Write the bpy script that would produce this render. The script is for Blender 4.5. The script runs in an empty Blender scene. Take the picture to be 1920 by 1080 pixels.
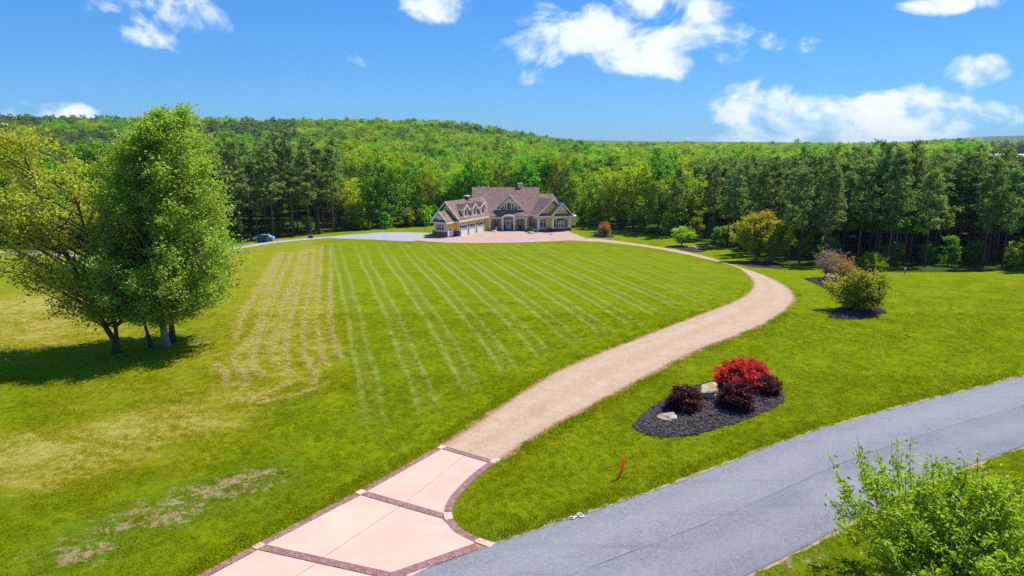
import bpy, bmesh, math, random
import numpy as np
from mathutils import Vector

R = math.radians
C = bpy.context.scene.collection
rng = np.random.default_rng(7)

# ------------------------------------------------------------------ camera, sky, sun, exposure
CAM_H = 16.0
PITCH = R(11.9)
cam = bpy.data.cameras.new('camera')
cam.lens = 24.0; cam.sensor_width = 36.0; cam.clip_end = 30000.0; cam.clip_start = 0.5
cam_o = bpy.data.objects.new('camera', cam); C.objects.link(cam_o)
cam_o.location = (0, 0, CAM_H); cam_o.rotation_euler = (math.pi / 2 - PITCH, 0, 0)
sc = bpy.context.scene
sc.camera = cam_o
sc.view_settings.view_transform = 'Standard'; sc.view_settings.look = 'None'
sc.view_settings.gamma = 1.0; sc.view_settings.use_curve_mapping = False
sc.view_settings.exposure = 0.42
sc.cycles.max_bounces = 6; sc.cycles.diffuse_bounces = 3; sc.cycles.glossy_bounces = 2
sc.cycles.transmission_bounces = 4; sc.cycles.transparent_max_bounces = 6; sc.cycles.volume_bounces = 0
sc.cycles.sample_clamp_indirect = 2.0; sc.cycles.sample_clamp_direct = 2.5
sc.cycles.use_denoising = False

SUN_EL = R(59.0)
SUN_H = Vector((0.84, 0.54))            # horizontal direction towards the sun (behind the house, to the right)
SUN_H.normalize()
SUN_DIR = Vector((SUN_H.x * math.cos(SUN_EL), SUN_H.y * math.cos(SUN_EL), math.sin(SUN_EL)))
sun = bpy.data.lights.new('sun', 'SUN'); sun.energy = 4.6; sun.angle = R(0.53); sun.color = (1.0, 0.95, 0.86)
sun_o = bpy.data.objects.new('sun', sun); C.objects.link(sun_o)
sun_o.rotation_euler = (-SUN_DIR).to_track_quat('-Z', 'Y').to_euler()
sun_o.location = (60, 60, 120)

PXF = 1280.0
def pix_dir(px, py):
    a = (px - 960) / PXF; b = (540 - py) / PXF
    v = np.array([a, math.cos(PITCH) + b * math.sin(PITCH), -math.sin(PITCH) + b * math.cos(PITCH)])
    return v / np.linalg.norm(v)

world = bpy.data.worlds.new('World'); sc.world = world; world.use_nodes = True
def build_world():
    nt = world.node_tree; N = nt.nodes; L = nt.links
    N.clear()
    def nd(t, **k):
        n = N.new(t)
        for a, b in k.items(): setattr(n, a, b)
        return n
    def inp(s, v):
        if isinstance(v, (int, float)): s.default_value = v
        else: L.new(v, s)
    def m(op, a, b=0.0, c=None, clamp=False):
        n = nd('ShaderNodeMath', operation=op, use_clamp=clamp)
        inp(n.inputs[0], a); inp(n.inputs[1], b)
        if c is not None: inp(n.inputs[2], c)
        return n.outputs[0]
    sky = nd('ShaderNodeTexSky', sky_type='NISHITA')
    sky.sun_disc = False; sky.sun_elevation = SUN_EL
    sky.sun_rotation = math.atan2(SUN_H.x, SUN_H.y)
    sky.altitude = 200; sky.air_density = 1.0; sky.dust_density = 0.2; sky.ozone_density = 3.0
    hs = nd('ShaderNodeHueSaturation'); hs.inputs['Saturation'].default_value = 1.3; hs.inputs['Value'].default_value = 1.0
    L.new(sky.outputs[0], hs.inputs['Color'])
    bg = nd('ShaderNodeBackground'); bg.inputs['Strength'].default_value = 0.115
    gm = nd('ShaderNodeGamma'); gm.inputs['Gamma'].default_value = 0.6; L.new(hs.outputs[0], gm.inputs['Color'])
    tn = nd('ShaderNodeMix', data_type='RGBA', blend_type='MULTIPLY'); tn.inputs[0].default_value = 1.0
    L.new(gm.outputs[0], tn.inputs[6]); tn.inputs[7].default_value = (0.50, 1.12, 1.95, 1)
    L.new(tn.outputs[2], bg.inputs['Color'])
    tc = nd('ShaderNodeTexCoord')
    sep = nd('ShaderNodeSeparateXYZ'); L.new(tc.outputs['Generated'], sep.inputs[0])
    az = m('ARCTAN2', sep.outputs[0], sep.outputs[1])
    el = m('ARCSINE', sep.outputs[2])
    # cloud noise in azimuth / elevation space
    comb = nd('ShaderNodeCombineXYZ')
    L.new(az, comb.inputs[0]); L.new(m('MULTIPLY', el, 1.35), comb.inputs[1])
    n1 = nd('ShaderNodeTexNoise'); n1.inputs['Scale'].default_value = 11.0; n1.inputs['Detail'].default_value = 11.0
    n1.inputs['Roughness'].default_value = 0.58; n1.inputs['Distortion'].default_value = 0.35
    L.new(comb.outputs[0], n1.inputs['Vector'])
    n2 = nd('ShaderNodeTexNoise'); n2.inputs['Scale'].default_value = 2.2; n2.inputs['Detail'].default_value = 2.0
    L.new(comb.outputs[0], n2.inputs['Vector'])
    blobs = None
    for (cx, cy, rx, ry, s) in CLOUDS:
        d = pix_dir(cx, cy)
        a0 = math.atan2(d[0], d[1]); e0 = math.asin(d[2])
        ax = m('MULTIPLY', m('SUBTRACT', az, a0), PXF / rx)
        ex = m('MULTIPLY', m('SUBTRACT', el, e0), PXF / ry)
        q = m('ADD', m('MULTIPLY', ax, ax), m('MULTIPLY', ex, ex))
        g = m('MULTIPLY', m('EXPONENT', m('MULTIPLY', m('MULTIPLY', q, q), -0.5)), s)
        blobs = g if blobs is None else m('MAXIMUM', blobs, g)
    # scattered fair-weather clouds everywhere, gathered where the photograph has them
    front = m('MULTIPLY', m('LESS_THAN', m('ABSOLUTE', az), 0.75), m('LESS_THAN', el, 0.22))
    wide = m('MULTIPLY', m('SUBTRACT', n2.outputs[0], 0.52), 1.6)
    wide = m('MULTIPLY', wide, m('SUBTRACT', 1.0, front))
    dens = m('ADD', m('ADD', m('MULTIPLY', m('SUBTRACT', n1.outputs[0], 0.5), 3.4), m('MULTIPLY', blobs, 0.95)), wide)
    dens = m('SUBTRACT', dens, 0.43)
    mr = nd('ShaderNodeMapRange', interpolation_type='SMOOTHSTEP')
    L.new(dens, mr.inputs[0]); mr.inputs[1].default_value = 0.0; mr.inputs[2].default_value = 0.62
    mr.inputs[3].default_value = 0.0; mr.inputs[4].default_value = 0.97
    mask = m('MULTIPLY', mr.outputs[0], m('GREATER_THAN', el, -0.02))
    cr = nd('ShaderNodeMapRange'); L.new(dens, cr.inputs[0])
    cr.inputs[1].default_value = 0.2; cr.inputs[2].default_value = 1.0
    mix = nd('ShaderNodeMix', data_type='RGBA'); L.new(cr.outputs[0], mix.inputs[0])
    mix.inputs[6].default_value = (0.60, 0.72, 0.90, 1); mix.inputs[7].default_value = (0.80, 0.81, 0.83, 1)
    bc = nd('ShaderNodeBackground'); bc.inputs['Strength'].default_value = 1.0
    L.new(mix.outputs[2], bc.inputs['Color'])
    ms = nd('ShaderNodeMixShader'); L.new(mask, ms.inputs[0]); L.new(bg.outputs[0], ms.inputs[1]); L.new(bc.outputs[0], ms.inputs[2])
    out = nd('ShaderNodeOutputWorld'); L.new(ms.outputs[0], out.inputs[0])
CLOUDS = [(1080, 75, 110, 52, 1.1), (1200, 90, 150, 48, 1.0), (1260, 15, 95, 34, 0.9), (1300, 105, 80, 26, 0.8),
          (1430, 210, 90, 48, 0.84), (1540, 224, 115, 42, 0.86), (1680, 215, 95, 42, 0.98), (1810, 228, 70, 26, 0.8), (1600, 258, 260, 14, 0.88),
          (285, 20, 85, 45, 0.95), (810, 8, 60, 30, 0.8), (55, 218, 75, 26, 0.95), (1842, 128, 46, 28, 0.8), (1490, 72, 55, 24, 0.55),
          (1765, 8, 55, 14, 0.9), (1005, 142, 26, 20, 0.7), (395, 236, 40, 8, 0.7), (1317, 155, 16, 9, 0.6)]
build_world()

# ------------------------------------------------------------------ terrain
def sstep(a, b, x):
    t = np.clip((np.asarray(x, float) - a) / (b - a), 0, 1)
    return t * t * (3 - 2 * t)
def zt(x, y):
    x = np.asarray(x, float); y = np.asarray(y, float)
    d = np.hypot(x, y); az = np.arctan2(x, np.maximum(y, 1e-3))
    z = -6.0 * sstep(45, 165, y)
    z = z - 2.5 * sstep(205, 420, d)
    left = 1.0 - sstep(-0.12, 0.15, az)
    z = z + 34.0 * left * sstep(380, 1050, d)
    z = z + 6.0 * sstep(0.50, 0.60, az) * sstep(500, 950, d)
    far = sstep(1400, 4200, d)
    z = z + far * (2 + 6 * np.sin(az * 9 + 1.0) + 4 * np.sin(az * 23))
    z = z + 66 * sstep(4600, 7400, d) * (0.72 + 0.10 * np.sin(az * 11) + 0.55 * sstep(0.45, 0.66, az))
    return z
def ztf(x, y): return float(zt(x, y))
_TS = np.geomspace(6.0, 6000.0, 1800)
def at(px, py, lift=0.0):
    """where the line of sight through a point of the photograph meets the ground"""
    d = pix_dir(px, py); ts = _TS
    for _ in range(3):
        h = CAM_H + d[2] * ts - zt(d[0] * ts, d[1] * ts) - lift
        i = int(np.argmax(h <= 0)); lo, hi = ts[max(i - 1, 0)], ts[i]; ts = np.linspace(lo, hi, 40)
    t = (lo + hi) / 2
    return np.array([d[0] * t, d[1] * t])

# ------------------------------------------------------------------ mesh helpers
def new_obj(name, me, mat=None, parent=None, loc=(0, 0, 0)):
    o = bpy.data.objects.new(name, me); C.objects.link(o)
    o.location = loc
    if mat is not None and me is not None and len(me.materials) == 0: me.materials.append(mat)
    if parent is not None: o.parent = parent
    return o
def empty(name, loc, label=None, cat=None, group=None, rotz=0.0):
    o = bpy.data.objects.new(name, None); C.objects.link(o); o.location = loc; o.rotation_euler = (0, 0, rotz)
    o.empty_display_size = 0.3
    return tag(o, label, cat, group)
def tag(o, label=None, cat=None, group=None, kind=None):
    if label: o['label'] = label
    if cat: o['category'] = cat
    if group: o['group'] = group
    if kind: o['kind'] = kind
    return o
def mesh_np(name, verts, faces, smooth=False, mat=None):
    """verts (n,3); faces (m,k) array or list of index lists"""
    me = bpy.data.meshes.new(name)
    verts = np.asarray(verts, np.float32)
    if isinstance(faces, np.ndarray):
        k = faces.shape[1]
        me.vertices.add(len(verts)); me.vertices.foreach_set('co', verts.ravel())
        me.loops.add(faces.size); me.loops.foreach_set('vertex_index', faces.astype(np.int32).ravel())
        me.polygons.add(len(faces))
        me.polygons.foreach_set('loop_start', np.arange(0, faces.size, k, dtype=np.int32))
        if smooth: me.polygons.foreach_set('use_smooth', np.ones(len(faces), bool))
        me.update(calc_edges=True)
    else:
        me.from_pydata([tuple(map(float, v)) for v in verts], [], faces)
        if smooth:
            for p in me.polygons: p.use_smooth = True
        me.update()
    if mat: me.materials.append(mat)
    return me
class MB:
    def __init__(self): self.v = []; self.f = []
    def add(self, vs, fs):
        o = len(self.v); self.v += [tuple(map(float, p)) for p in vs]; self.f += [[i + o for i in q] for q in fs]
    def prism(self, bottom, top):
        n = len(bottom)
        self.add(list(bottom) + list(top), [list(range(n))[::-1], list(range(n, 2 * n))] + [[i, (i + 1) % n, (i + 1) % n + n, i + n] for i in range(n)])
    def box(self, x0, x1, y0, y1, z0, z1, fr=None):
        g = fr if fr else (lambda a, b, c: (a, b, c))
        self.prism([g(x0, y0, z0), g(x1, y0, z0), g(x1, y1, z0), g(x0, y1, z0)], [g(x0, y0, z1), g(x1, y0, z1), g(x1, y1, z1), g(x0, y1, z1)])
    def tube(self, pts, rad, n=8, cap=True):
        pts = [np.array(p, float) for p in pts]; o = len(self.v); k = len(pts)
        if np.isscalar(rad): rad = [rad] * k
        for i, p in enumerate(pts):
            t = pts[min(i + 1, k - 1)] - pts[max(i - 1, 0)]; t /= (np.linalg.norm(t) + 1e-9)
            a = np.cross(t, (0.31, 0.9, 0.2)); a /= np.linalg.norm(a) + 1e-9; b = np.cross(t, a)
            for j in range(n):
                w = 2 * math.pi * j / n; q = p + rad[i] * (a * math.cos(w) + b * math.sin(w)); self.v.append(tuple(q))
        for i in range(k - 1):
            for j in range(n):
                self.f.append([o + i * n + j, o + i * n + (j + 1) % n, o + (i + 1) * n + (j + 1) % n, o + (i + 1) * n + j])
        if cap: self.f.append([o + j for j in range(n)][::-1]); self.f.append([o + (k - 1) * n + j for j in range(n)])
    def build(self, name, mat, parent=None, loc=(0, 0, 0), smooth=False):
        me = mesh_np(name, np.array(self.v), self.f, smooth)
        bm = bmesh.new(); bm.from_mesh(me); bmesh.ops.recalc_face_normals(bm, faces=bm.faces); bm.to_mesh(me); bm.free()
        return new_obj(name, me, mat, parent, loc)

# ------------------------------------------------------------------ materials
class NT:
    def __init__(self, name):
        self.m = bpy.data.materials.new(name); self.m.use_nodes = True
        self.t = self.m.node_tree; self.t.nodes.clear(); self.out = self.t.nodes.new('ShaderNodeOutputMaterial')
    def n(self, t, ins=None, **k):
        x = self.t.nodes.new(t)
        for a, b in k.items(): setattr(x, a, b)
        for a, b in (ins or {}).items(): self.set(x.inputs[a], b)
        return x
    def set(self, s, v):
        if hasattr(v, 'is_output'): self.t.links.new(v, s)
        elif isinstance(v, tuple) and len(v) == 3 and s.type == 'RGBA': s.default_value = (*v, 1)
        else: s.default_value = v
    def math(self, op, a, b=0.0, c=0.0, clamp=False):
        x = self.n('ShaderNodeMath', operation=op, use_clamp=clamp); self.set(x.inputs[0], a); self.set(x.inputs[1], b)
        if op in ('MULTIPLY_ADD', 'SMOOTH_MIN'): self.set(x.inputs[2], c)
        return x.outputs[0]
    def mix(self, f, a, b, blend='MIX'):
        x = self.n('ShaderNodeMix', data_type='RGBA', blend_type=blend); self.set(x.inputs[0], f); self.set(x.inputs[6], a); self.set(x.inputs[7], b)
        return x.outputs[2]
    def pos(self): return self.n('ShaderNodeNewGeometry').outputs['Position']
    def obj(self): return self.n('ShaderNodeTexCoord').outputs['Object']
    def noise(self, vec, scale, detail=4.0, rough=0.55, dist=0.0):
        x = self.n('ShaderNodeTexNoise', {'Vector': vec, 'Scale': scale, 'Detail': detail, 'Roughness': rough, 'Distortion': dist}); return x.outputs[0]
    def rng(self, v, a, b, c=0.0, d=1.0, smooth=True):
        x = self.n('ShaderNodeMapRange', interpolation_type='SMOOTHSTEP' if smooth else 'LINEAR')
        self.set(x.inputs[0], v); self.set(x.inputs[1], a); self.set(x.inputs[2], b); self.set(x.inputs[3], c); self.set(x.inputs[4], d); return x.outputs[0]
    def attr(self, name, typ='GEOMETRY'): return self.n('ShaderNodeAttribute', attribute_name=name, attribute_type=typ).outputs['Fac']
    def bump(self, h, strength, dist):
        return self.n('ShaderNodeBump', {'Height': h, 'Strength': strength, 'Distance': dist}).outputs[0]
    def principled(self, color, rough=0.8, normal=None, spec=0.3, metal=0.0):
        p = self.n('ShaderNodeBsdfPrincipled', {'Base Color': color, 'Roughness': rough, 'Metallic': metal, 'Specular IOR Level': spec})
        if normal is not None: self.set(p.inputs['Normal'], normal)
        self.t.links.new(p.outputs[0], self.out.inputs[0]); return p
M = {}
def simple(name, col, rough=0.7, var=0.12, scale=3.0, bump=0.0, bscale=20.0, spec=0.3, metal=0.0):
    k = NT(name); p = k.obj()
    f = k.noise(p, scale, 5)
    c = k.mix(f, tuple(x * (1 - var) for x in col), tuple(min(1, x * (1 + var)) for x in col))
    nm = k.bump(k.noise(p, bscale, 4), bump, 0.02) if bump else None
    k.principled(c, rough, nm, spec, metal); M[name] = k.m; return k.m
simple('white_trim', (0.80, 0.79, 0.77), 0.5, 0.04)
simple('chimney_stucco', (0.72, 0.60, 0.42), 0.8)
simple('black_iron', (0.02, 0.02, 0.022), 0.5)
simple('pot_blue', (0.03, 0.05, 0.16), 0.35)
simple('bin_blue', (0.06, 0.13, 0.22), 0.45)
simple('utility_green', (0.02, 0.07, 0.06), 0.5)
simple('utility_grey', (0.22, 0.20, 0.15), 0.6)
simple('red_flag', (0.75, 0.03, 0.06), 0.6)
simple('tyre', (0.015, 0.015, 0.015), 0.85)
simple('car_paint', (0.28, 0.46, 0.62), 0.25, 0.02, spec=0.5)
simple('leaf_dark', (0.02, 0.05, 0.015), 0.7)
simple('shed_white', (0.85, 0.85, 0.85), 0.5)
simple('rim_metal', (0.4, 0.4, 0.42), 0.35, metal=0.8)
def mat_siding():
    k = NT('yellow_siding'); p = k.pos(); z = k.n('ShaderNodeSeparateXYZ', {0: p}).outputs[2]
    saw = k.math('FRACT', k.math('MULTIPLY', z, 6.0))
    c = k.mix(k.noise(p, 0.9, 4), (0.91, 0.585, 0.085), (0.93, 0.65, 0.13))
    k.principled(c, 0.6, k.bump(saw, 0.6, 0.02)); M['siding'] = k.m
mat_siding()
def mat_stone():
    k = NT('field_stone'); p = k.pos()
    v = k.n('ShaderNodeTexVoronoi', {'Vector': p, 'Scale': 3.6}); e = k.n('ShaderNodeTexVoronoi', {'Vector': p, 'Scale': 3.6}, feature='DISTANCE_TO_EDGE')
    c = k.mix(k.n('ShaderNodeSeparateColor', {0: v.outputs['Color']}).outputs[0], (0.11, 0.06, 0.04), (0.30, 0.20, 0.14))
    c = k.mix(k.rng(e.outputs[0], 0.0, 0.05), (0.20, 0.17, 0.14), c)
    k.principled(c, 0.85, k.bump(k.rng(e.outputs[0], 0.0, 0.12), 0.8, 0.05)); M['stone'] = k.m
mat_stone()
def mat_shingle():
    k = NT('roof_shingle'); p = k.pos()
    z = k.n('ShaderNodeSeparateXYZ', {0: p}).outputs[2]
    row = k.math('FRACT', k.math('MULTIPLY', z, 8.0))
    v = k.n('ShaderNodeTexVoronoi', {'Vector': k.n('ShaderNodeMapping', {'Vector': p, 'Scale': (2.2, 2.2, 7.0)}).outputs[0], 'Scale': 1.0})
    f = k.n('ShaderNodeSeparateColor', {0: v.outputs['Color']}).outputs[0]
    c = k.mix(f, (0.17, 0.105, 0.085), (0.36, 0.225, 0.185))
    c = k.mix(k.rng(k.noise(p, 0.25, 4), 0.35, 0.7, 0, 0.4), c, (0.22, 0.15, 0.13))
    k.principled(c, 0.9, k.bump(k.math('ADD', row, f), 0.7, 0.03), spec=0.2); M['shingle'] = k.m
mat_shingle()
def mat_glass():
    k = NT('window_glass'); p = k.pos()
    c = k.mix(k.noise(p, 0.6, 3), (0.012, 0.035, 0.045), (0.05, 0.10, 0.11))
    k.principled(c, 0.06, None, 0.8); M['glass'] = k.m
mat_glass()
def mat_garage_door():
    k = NT('garage_door_paint'); p = k.pos(); z = k.n('ShaderNodeSeparateXYZ', {0: p}).outputs[2]
    g = k.rng(k.math('ABSOLUTE', k.math('SUBTRACT', k.math('FRACT', k.math('MULTIPLY', z, 1.9)), 0.5)), 0.40, 0.48)
    k.principled((0.82, 0.82, 0.82), 0.45, k.bump(g, -0.6, 0.02)); M['door_white'] = k.m
mat_garage_door()
def mat_concrete():
    k = NT('salmon_concrete'); p = k.pos()
    c = k.mix(k.rng(k.noise(p, 0.5, 6, 0.6), 0.3, 0.7), (0.58, 0.40, 0.305), (0.65, 0.46, 0.355))
    c = k.mix(k.rng(k.noise(p, 2.5, 7, 0.65), 0.58, 0.75, 0, 0.35), c, (0.50, 0.36, 0.31))
    c = k.mix(k.rng(k.noise(p, 14, 3), 0.72, 0.78, 0, 0.4), c, (0.42, 0.30, 0.26))
    st = k.n('ShaderNodeMapping', {'Vector': p, 'Rotation': (0, 0, R(-54.8)), 'Scale': (0.10, 1.9, 1)}).outputs[0]
    c = k.mix(k.rng(k.noise(st, 1.0, 6, 0.65), 0.50, 0.75, 0, 0.45), c, (0.47, 0.33, 0.28))
    oi = k.n('ShaderNodeObjectInfo'); c = k.mix(1.0, c, k.mix(oi.outputs['Random'], (0.95, 0.95, 0.96), (1.03, 1.02, 1.0)), 'MULTIPLY')
    k.principled(c, 0.8, k.bump(k.noise(p, 60, 4), 0.15, 0.01)); M['concrete'] = k.m
    k = NT('stamped_border'); p = k.pos()
    v = k.n('ShaderNodeTexVoronoi', {'Vector': p, 'Scale': 8.0}); e = k.n('ShaderNodeTexVoronoi', {'Vector': p, 'Scale': 8.0}, feature='DISTANCE_TO_EDGE')
    f = k.n('ShaderNodeSeparateColor', {0: v.outputs['Color']}).outputs[0]
    c = k.mix(f, (0.24, 0.115, 0.10), (0.38, 0.21, 0.185))
    c = k.mix(k.rng(e.outputs[0], 0.0, 0.06), (0.12, 0.055, 0.05), c)
    c = k.mix(k.rng(k.noise(p, 3.0, 6), 0.55, 0.72, 0, 0.5), c, (0.46, 0.29, 0.25))
    k.principled(c, 0.75, k.bump(k.rng(e.outputs[0], 0, 0.1), 0.6, 0.02)); M['stamped'] = k.m
mat_concrete()
def mat_gravel(name, a, b, dark, blue=None):
    k = NT(name); p = k.pos()
    v = k.n('ShaderNodeTexVoronoi', {'Vector': p, 'Scale': 16.0}); f = k.n('ShaderNodeSeparateColor', {0: v.outputs['Color']}).outputs[0]
    v2 = k.n('ShaderNodeTexVoronoi', {'Vector': p, 'Scale': 6.0}); f2 = k.n('ShaderNodeSeparateColor', {0: v2.outputs['Color']}).outputs[1]
    c = k.mix(f, a, b); c = k.mix(k.math('MULTIPLY', f2, 0.35), c, dark)
    c = k.mix(k.rng(k.noise(p, 0.35, 6, 0.6), 0.45, 0.7, 0, 0.45), c, dark)
    c = k.mix(k.rng(k.noise(p, 1.1, 5, 0.6), 0.5, 0.75, 0, 0.5), c, b)
    if name == 'gravel':
        tr = k.attr('track')          # worn wheel tracks run paler along the drive
        tr = k.math('MULTIPLY', tr, k.rng(k.noise(p, 0.8, 5), 0.3, 0.6))
        c = k.mix(k.math('MULTIPLY', tr, 0.55), c, (0.55, 0.425, 0.32))
        c = k.mix(k.rng(k.attr('edge'), 0.3, 1.0, 0, 0.75), c, (0.30, 0.15, 0.075))
    k.principled(c, 0.9, k.bump(f, 0.7, 0.03), spec=0.2); M[name] = k.m
mat_gravel('gravel', (0.37, 0.255, 0.16), (0.58, 0.42, 0.285), (0.40, 0.25, 0.135))
mat_gravel('grey_gravel', (0.30, 0.31, 0.33), (0.46, 0.47, 0.50), (0.26, 0.27, 0.30))
mat_gravel('court_paver', (0.42, 0.28, 0.22), (0.58, 0.41, 0.33), (0.40, 0.25, 0.20))
mat_gravel('soil', (0.26, 0.15, 0.09), (0.42, 0.27, 0.15), (0.30, 0.12, 0.06))
mat_gravel('sand_verge', (0.34, 0.24, 0.15), (0.46, 0.35, 0.22), (0.30, 0.20, 0.11))
def mat_asphalt():
    k = NT('asphalt'); p = k.pos()
    v = k.n('ShaderNodeTexVoronoi', {'Vector': p, 'Scale': 30.0}); f = k.n('ShaderNodeSeparateColor', {0: v.outputs['Color']}).outputs[0]
    v2 = k.n('ShaderNodeTexVoronoi', {'Vector': p, 'Scale': 12.0}); f2 = k.n('ShaderNodeSeparateColor', {0: v2.outputs['Color']}).outputs[0]
    f = k.math('ADD', k.math('MULTIPLY', f, 0.6), k.math('MULTIPLY', f2, 0.4))
    s = k.attr('across')           # 0 at the lawn side, 1 at the tree side
    c = k.mix(k.rng(f, 0.1, 0.9), (0.16, 0.161, 0.176), (0.27, 0.271, 0.294))
    lane = k.rng(k.math('ADD', s, k.math('MULTIPLY', k.math('SUBTRACT', k.noise(p, 0.5, 3), 0.5), 0.015)), 0.498, 0.502)
    rough_lane = k.math('MULTIPLY', lane, k.rng(k.noise(p, 0.14, 3), 0.40, 0.62, 0.15, 1.0))
    c = k.mix(k.math('MULTIPLY', rough_lane, 0.75), c, k.mix(f, (0.085, 0.088, 0.105), (0.24, 0.243, 0.275)))
    seam = k.rng(k.math('ABSOLUTE', k.math('SUBTRACT', k.math('ADD', s, k.math('MULTIPLY', k.math('SUBTRACT', k.noise(p, 1.5, 4), 0.5), 0.012)), 0.5)), 0.0, 0.007, 1, 0)
    seam = k.math('MULTIPLY', seam, k.rng(k.noise(p, 0.6, 4), 0.3, 0.6, 0.35, 1))
    c = k.mix(k.math('MULTIPLY', seam, 0.8), c, (0.035, 0.04, 0.055))
    # old tyre scuffs along the lane
    st = k.n('ShaderNodeMapping', {'Vector': p, 'Rotation': (0, 0, R(-29.0)), 'Scale': (0.12, 2.0, 1)}).outputs[0]
    c = k.mix(k.rng(k.noise(st, 1.0, 4, 0.6), 0.52, 0.78, 0, 0.45), c, (0.11, 0.115, 0.135))
    c = k.mix(k.rng(k.noise(p, 0.25, 5), 0.4, 0.7, 0, 0.3), c, (0.27, 0.272, 0.30))
    wt = k.math('MAXIMUM', k.rng(k.math('ABSOLUTE', k.math('SUBTRACT', s, 0.25)), 0.03, 0.17, 1, 0), k.rng(k.math('ABSOLUTE', k.math('SUBTRACT', s, 0.75)), 0.03, 0.17, 1, 0))
    c = k.mix(k.math('MULTIPLY', wt, 0.28), c, (0.30, 0.30, 0.32))
    c = k.mix(k.rng(k.math('ABSOLUTE', k.math('SUBTRACT', s, 0.5)), 0.470, 0.5, 0, 0.45), c, (0.12, 0.12, 0.125))
    k.principled(c, 0.85, k.bump(f, 0.5, 0.01), spec=0.25); M['asphalt'] = k.m
mat_asphalt()
simple('paint_white', (0.60, 0.60, 0.63), 0.7, 0.25, 9.0)
def mat_mulch():
    k = NT('black_mulch'); p = k.pos()
    v = k.n('ShaderNodeTexVoronoi', {'Vector': k.n('ShaderNodeMapping', {'Vector': p, 'Scale': (1.0, 1.5, 1)}).outputs[0], 'Scale': 14.0})
    f = k.n('ShaderNodeSeparateColor', {0: v.outputs['Color']}).outputs[0]
    c = k.mix(f, (0.012, 0.011, 0.012), (0.075, 0.062, 0.062))
    c = k.mix(k.rng(k.noise(p, 1.2, 5), 0.5, 0.75, 0, 0.5), c, (0.075, 0.06, 0.055))
    k.principled(c, 0.9, k.bump(k.math('ADD', f, k.noise(p, 9, 5)), 1.0, 0.06), spec=0.2); M['mulch'] = k.m
mat_mulch()
def mat_chip():
    k = NT('bark_chip'); g = k.n('ShaderNodeNewGeometry')
    k.principled(k.mix(g.outputs['Random Per Island'], (0.018, 0.015, 0.015), (0.13, 0.105, 0.10)), 0.85, spec=0.2); M['chip'] = k.m
mat_chip()
def mat_rock(name, a, b):
    k = NT(name); p = k.obj()
    c = k.mix(k.rng(k.noise(p, 2.0, 8, 0.65), 0.35, 0.65), a, b)
    c = k.mix(k.rng(k.noise(p, 5.0, 6), 0.58, 0.7, 0, 0.7), c, tuple(x * 0.35 for x in a))
    k.principled(c, 0.85, k.bump(k.noise(p, 5, 8, 0.7), 0.8, 0.12)); M[name] = k.m
mat_rock('tan_rock', (0.42, 0.29, 0.14), (0.66, 0.55, 0.38)); mat_rock('pale_rock', (0.48, 0.35, 0.25), (0.66, 0.53, 0.41))
mat_rock('red_rock', (0.36, 0.20, 0.13), (0.52, 0.36, 0.27))
def mat_bark(name, a, b):
    k = NT(name); p = k.obj()
    q = k.n('ShaderNodeMapping', {'Vector': p, 'Scale': (4.0, 4.0, 0.9)}).outputs[0]
    f = k.noise(q, 1.6, 6, 0.65)
    k.principled(k.mix(k.rng(f, 0.35, 0.65), a, b), 0.9, k.bump(f, 0.6, 0.05), spec=0.15); M[name] = k.m
mat_bark('bark_birch', (0.16, 0.125, 0.10), (0.36, 0.31, 0.27)); mat_bark('bark_dark', (0.05, 0.036, 0.027), (0.13, 0.10, 0.08))
mat_bark('bark_pine', (0.075, 0.045, 0.035), (0.17, 0.11, 0.085)); mat_bark('bark_pale', (0.24, 0.17, 0.13), (0.42, 0.33, 0.28))
def mat_leaf(name, a, b, c3, amount=0.3, trans=0.45, var=0.35, tcol=1.25, up=None):
    k = NT(name); g = k.n('ShaderNodeNewGeometry'); p = g.outputs['Position']
    oi = k.n('ShaderNodeObjectInfo')
    c = k.mix(g.outputs['Random Per Island'], a, b)
    c = k.mix(k.rng(k.noise(p, 0.45, 3), 0.5 - amount * 0.4, 0.85 - amount * 0.4, 0, amount + 0.35), c, c3)
    if amount >= 0.2 and var >= 0.3:
        c = k.mix(k.rng(k.noise(p, 0.012, 3, 0.6), 0.40, 0.62, 0, 0.55), c, tuple(x * y for x, y in zip(a, (0.62, 0.80, 1.6))))
    if up is not None:      # young coloured shoots on the outer top of the crown
        z = k.n('ShaderNodeSeparateXYZ', {0: k.obj()}).outputs[2]
        c = k.mix(k.math('MULTIPLY', k.rng(z, up[0], up[1]), k.rng(k.noise(p, 1.3, 4), 0.3, 0.7)), c, up[2])
    hs = k.n('ShaderNodeHueSaturation', {'Color': c})
    k.set(hs.inputs['Hue'], k.math('MULTIPLY_ADD', oi.outputs['Random'], 0.05 * var / 0.35, 0.5 - 0.025 * var / 0.35))
    r2 = k.math('FRACT', k.math('MULTIPLY', oi.outputs['Random'], 7.31))
    k.set(hs.inputs['Value'], k.math('MULTIPLY_ADD', r2, var * 1.2, 1 - var * 0.6))
    col = hs.outputs[0]
    d = k.n('ShaderNodeBsdfDiffuse', {'Color': col})
    gl = k.n('ShaderNodeBsdfGlossy', {'Color': (0.9, 0.95, 1.0), 'Roughness': 0.45})
    t = k.n('ShaderNodeBsdfTranslucent', {'Color': k.mix(1.0, col, (tcol, tcol * 1.05, tcol * 0.5), 'MULTIPLY')})
    m1 = k.n('ShaderNodeMixShader', {0: trans, 1: d.outputs[0], 2: t.outputs[0]})
    m2 = k.n('ShaderNodeMixShader', {0: 0.015, 1: m1.outputs[0], 2: gl.outputs[0]})
    k.t.links.new(m2.outputs[0], k.out.inputs[0]); M[name] = k.m
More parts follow.
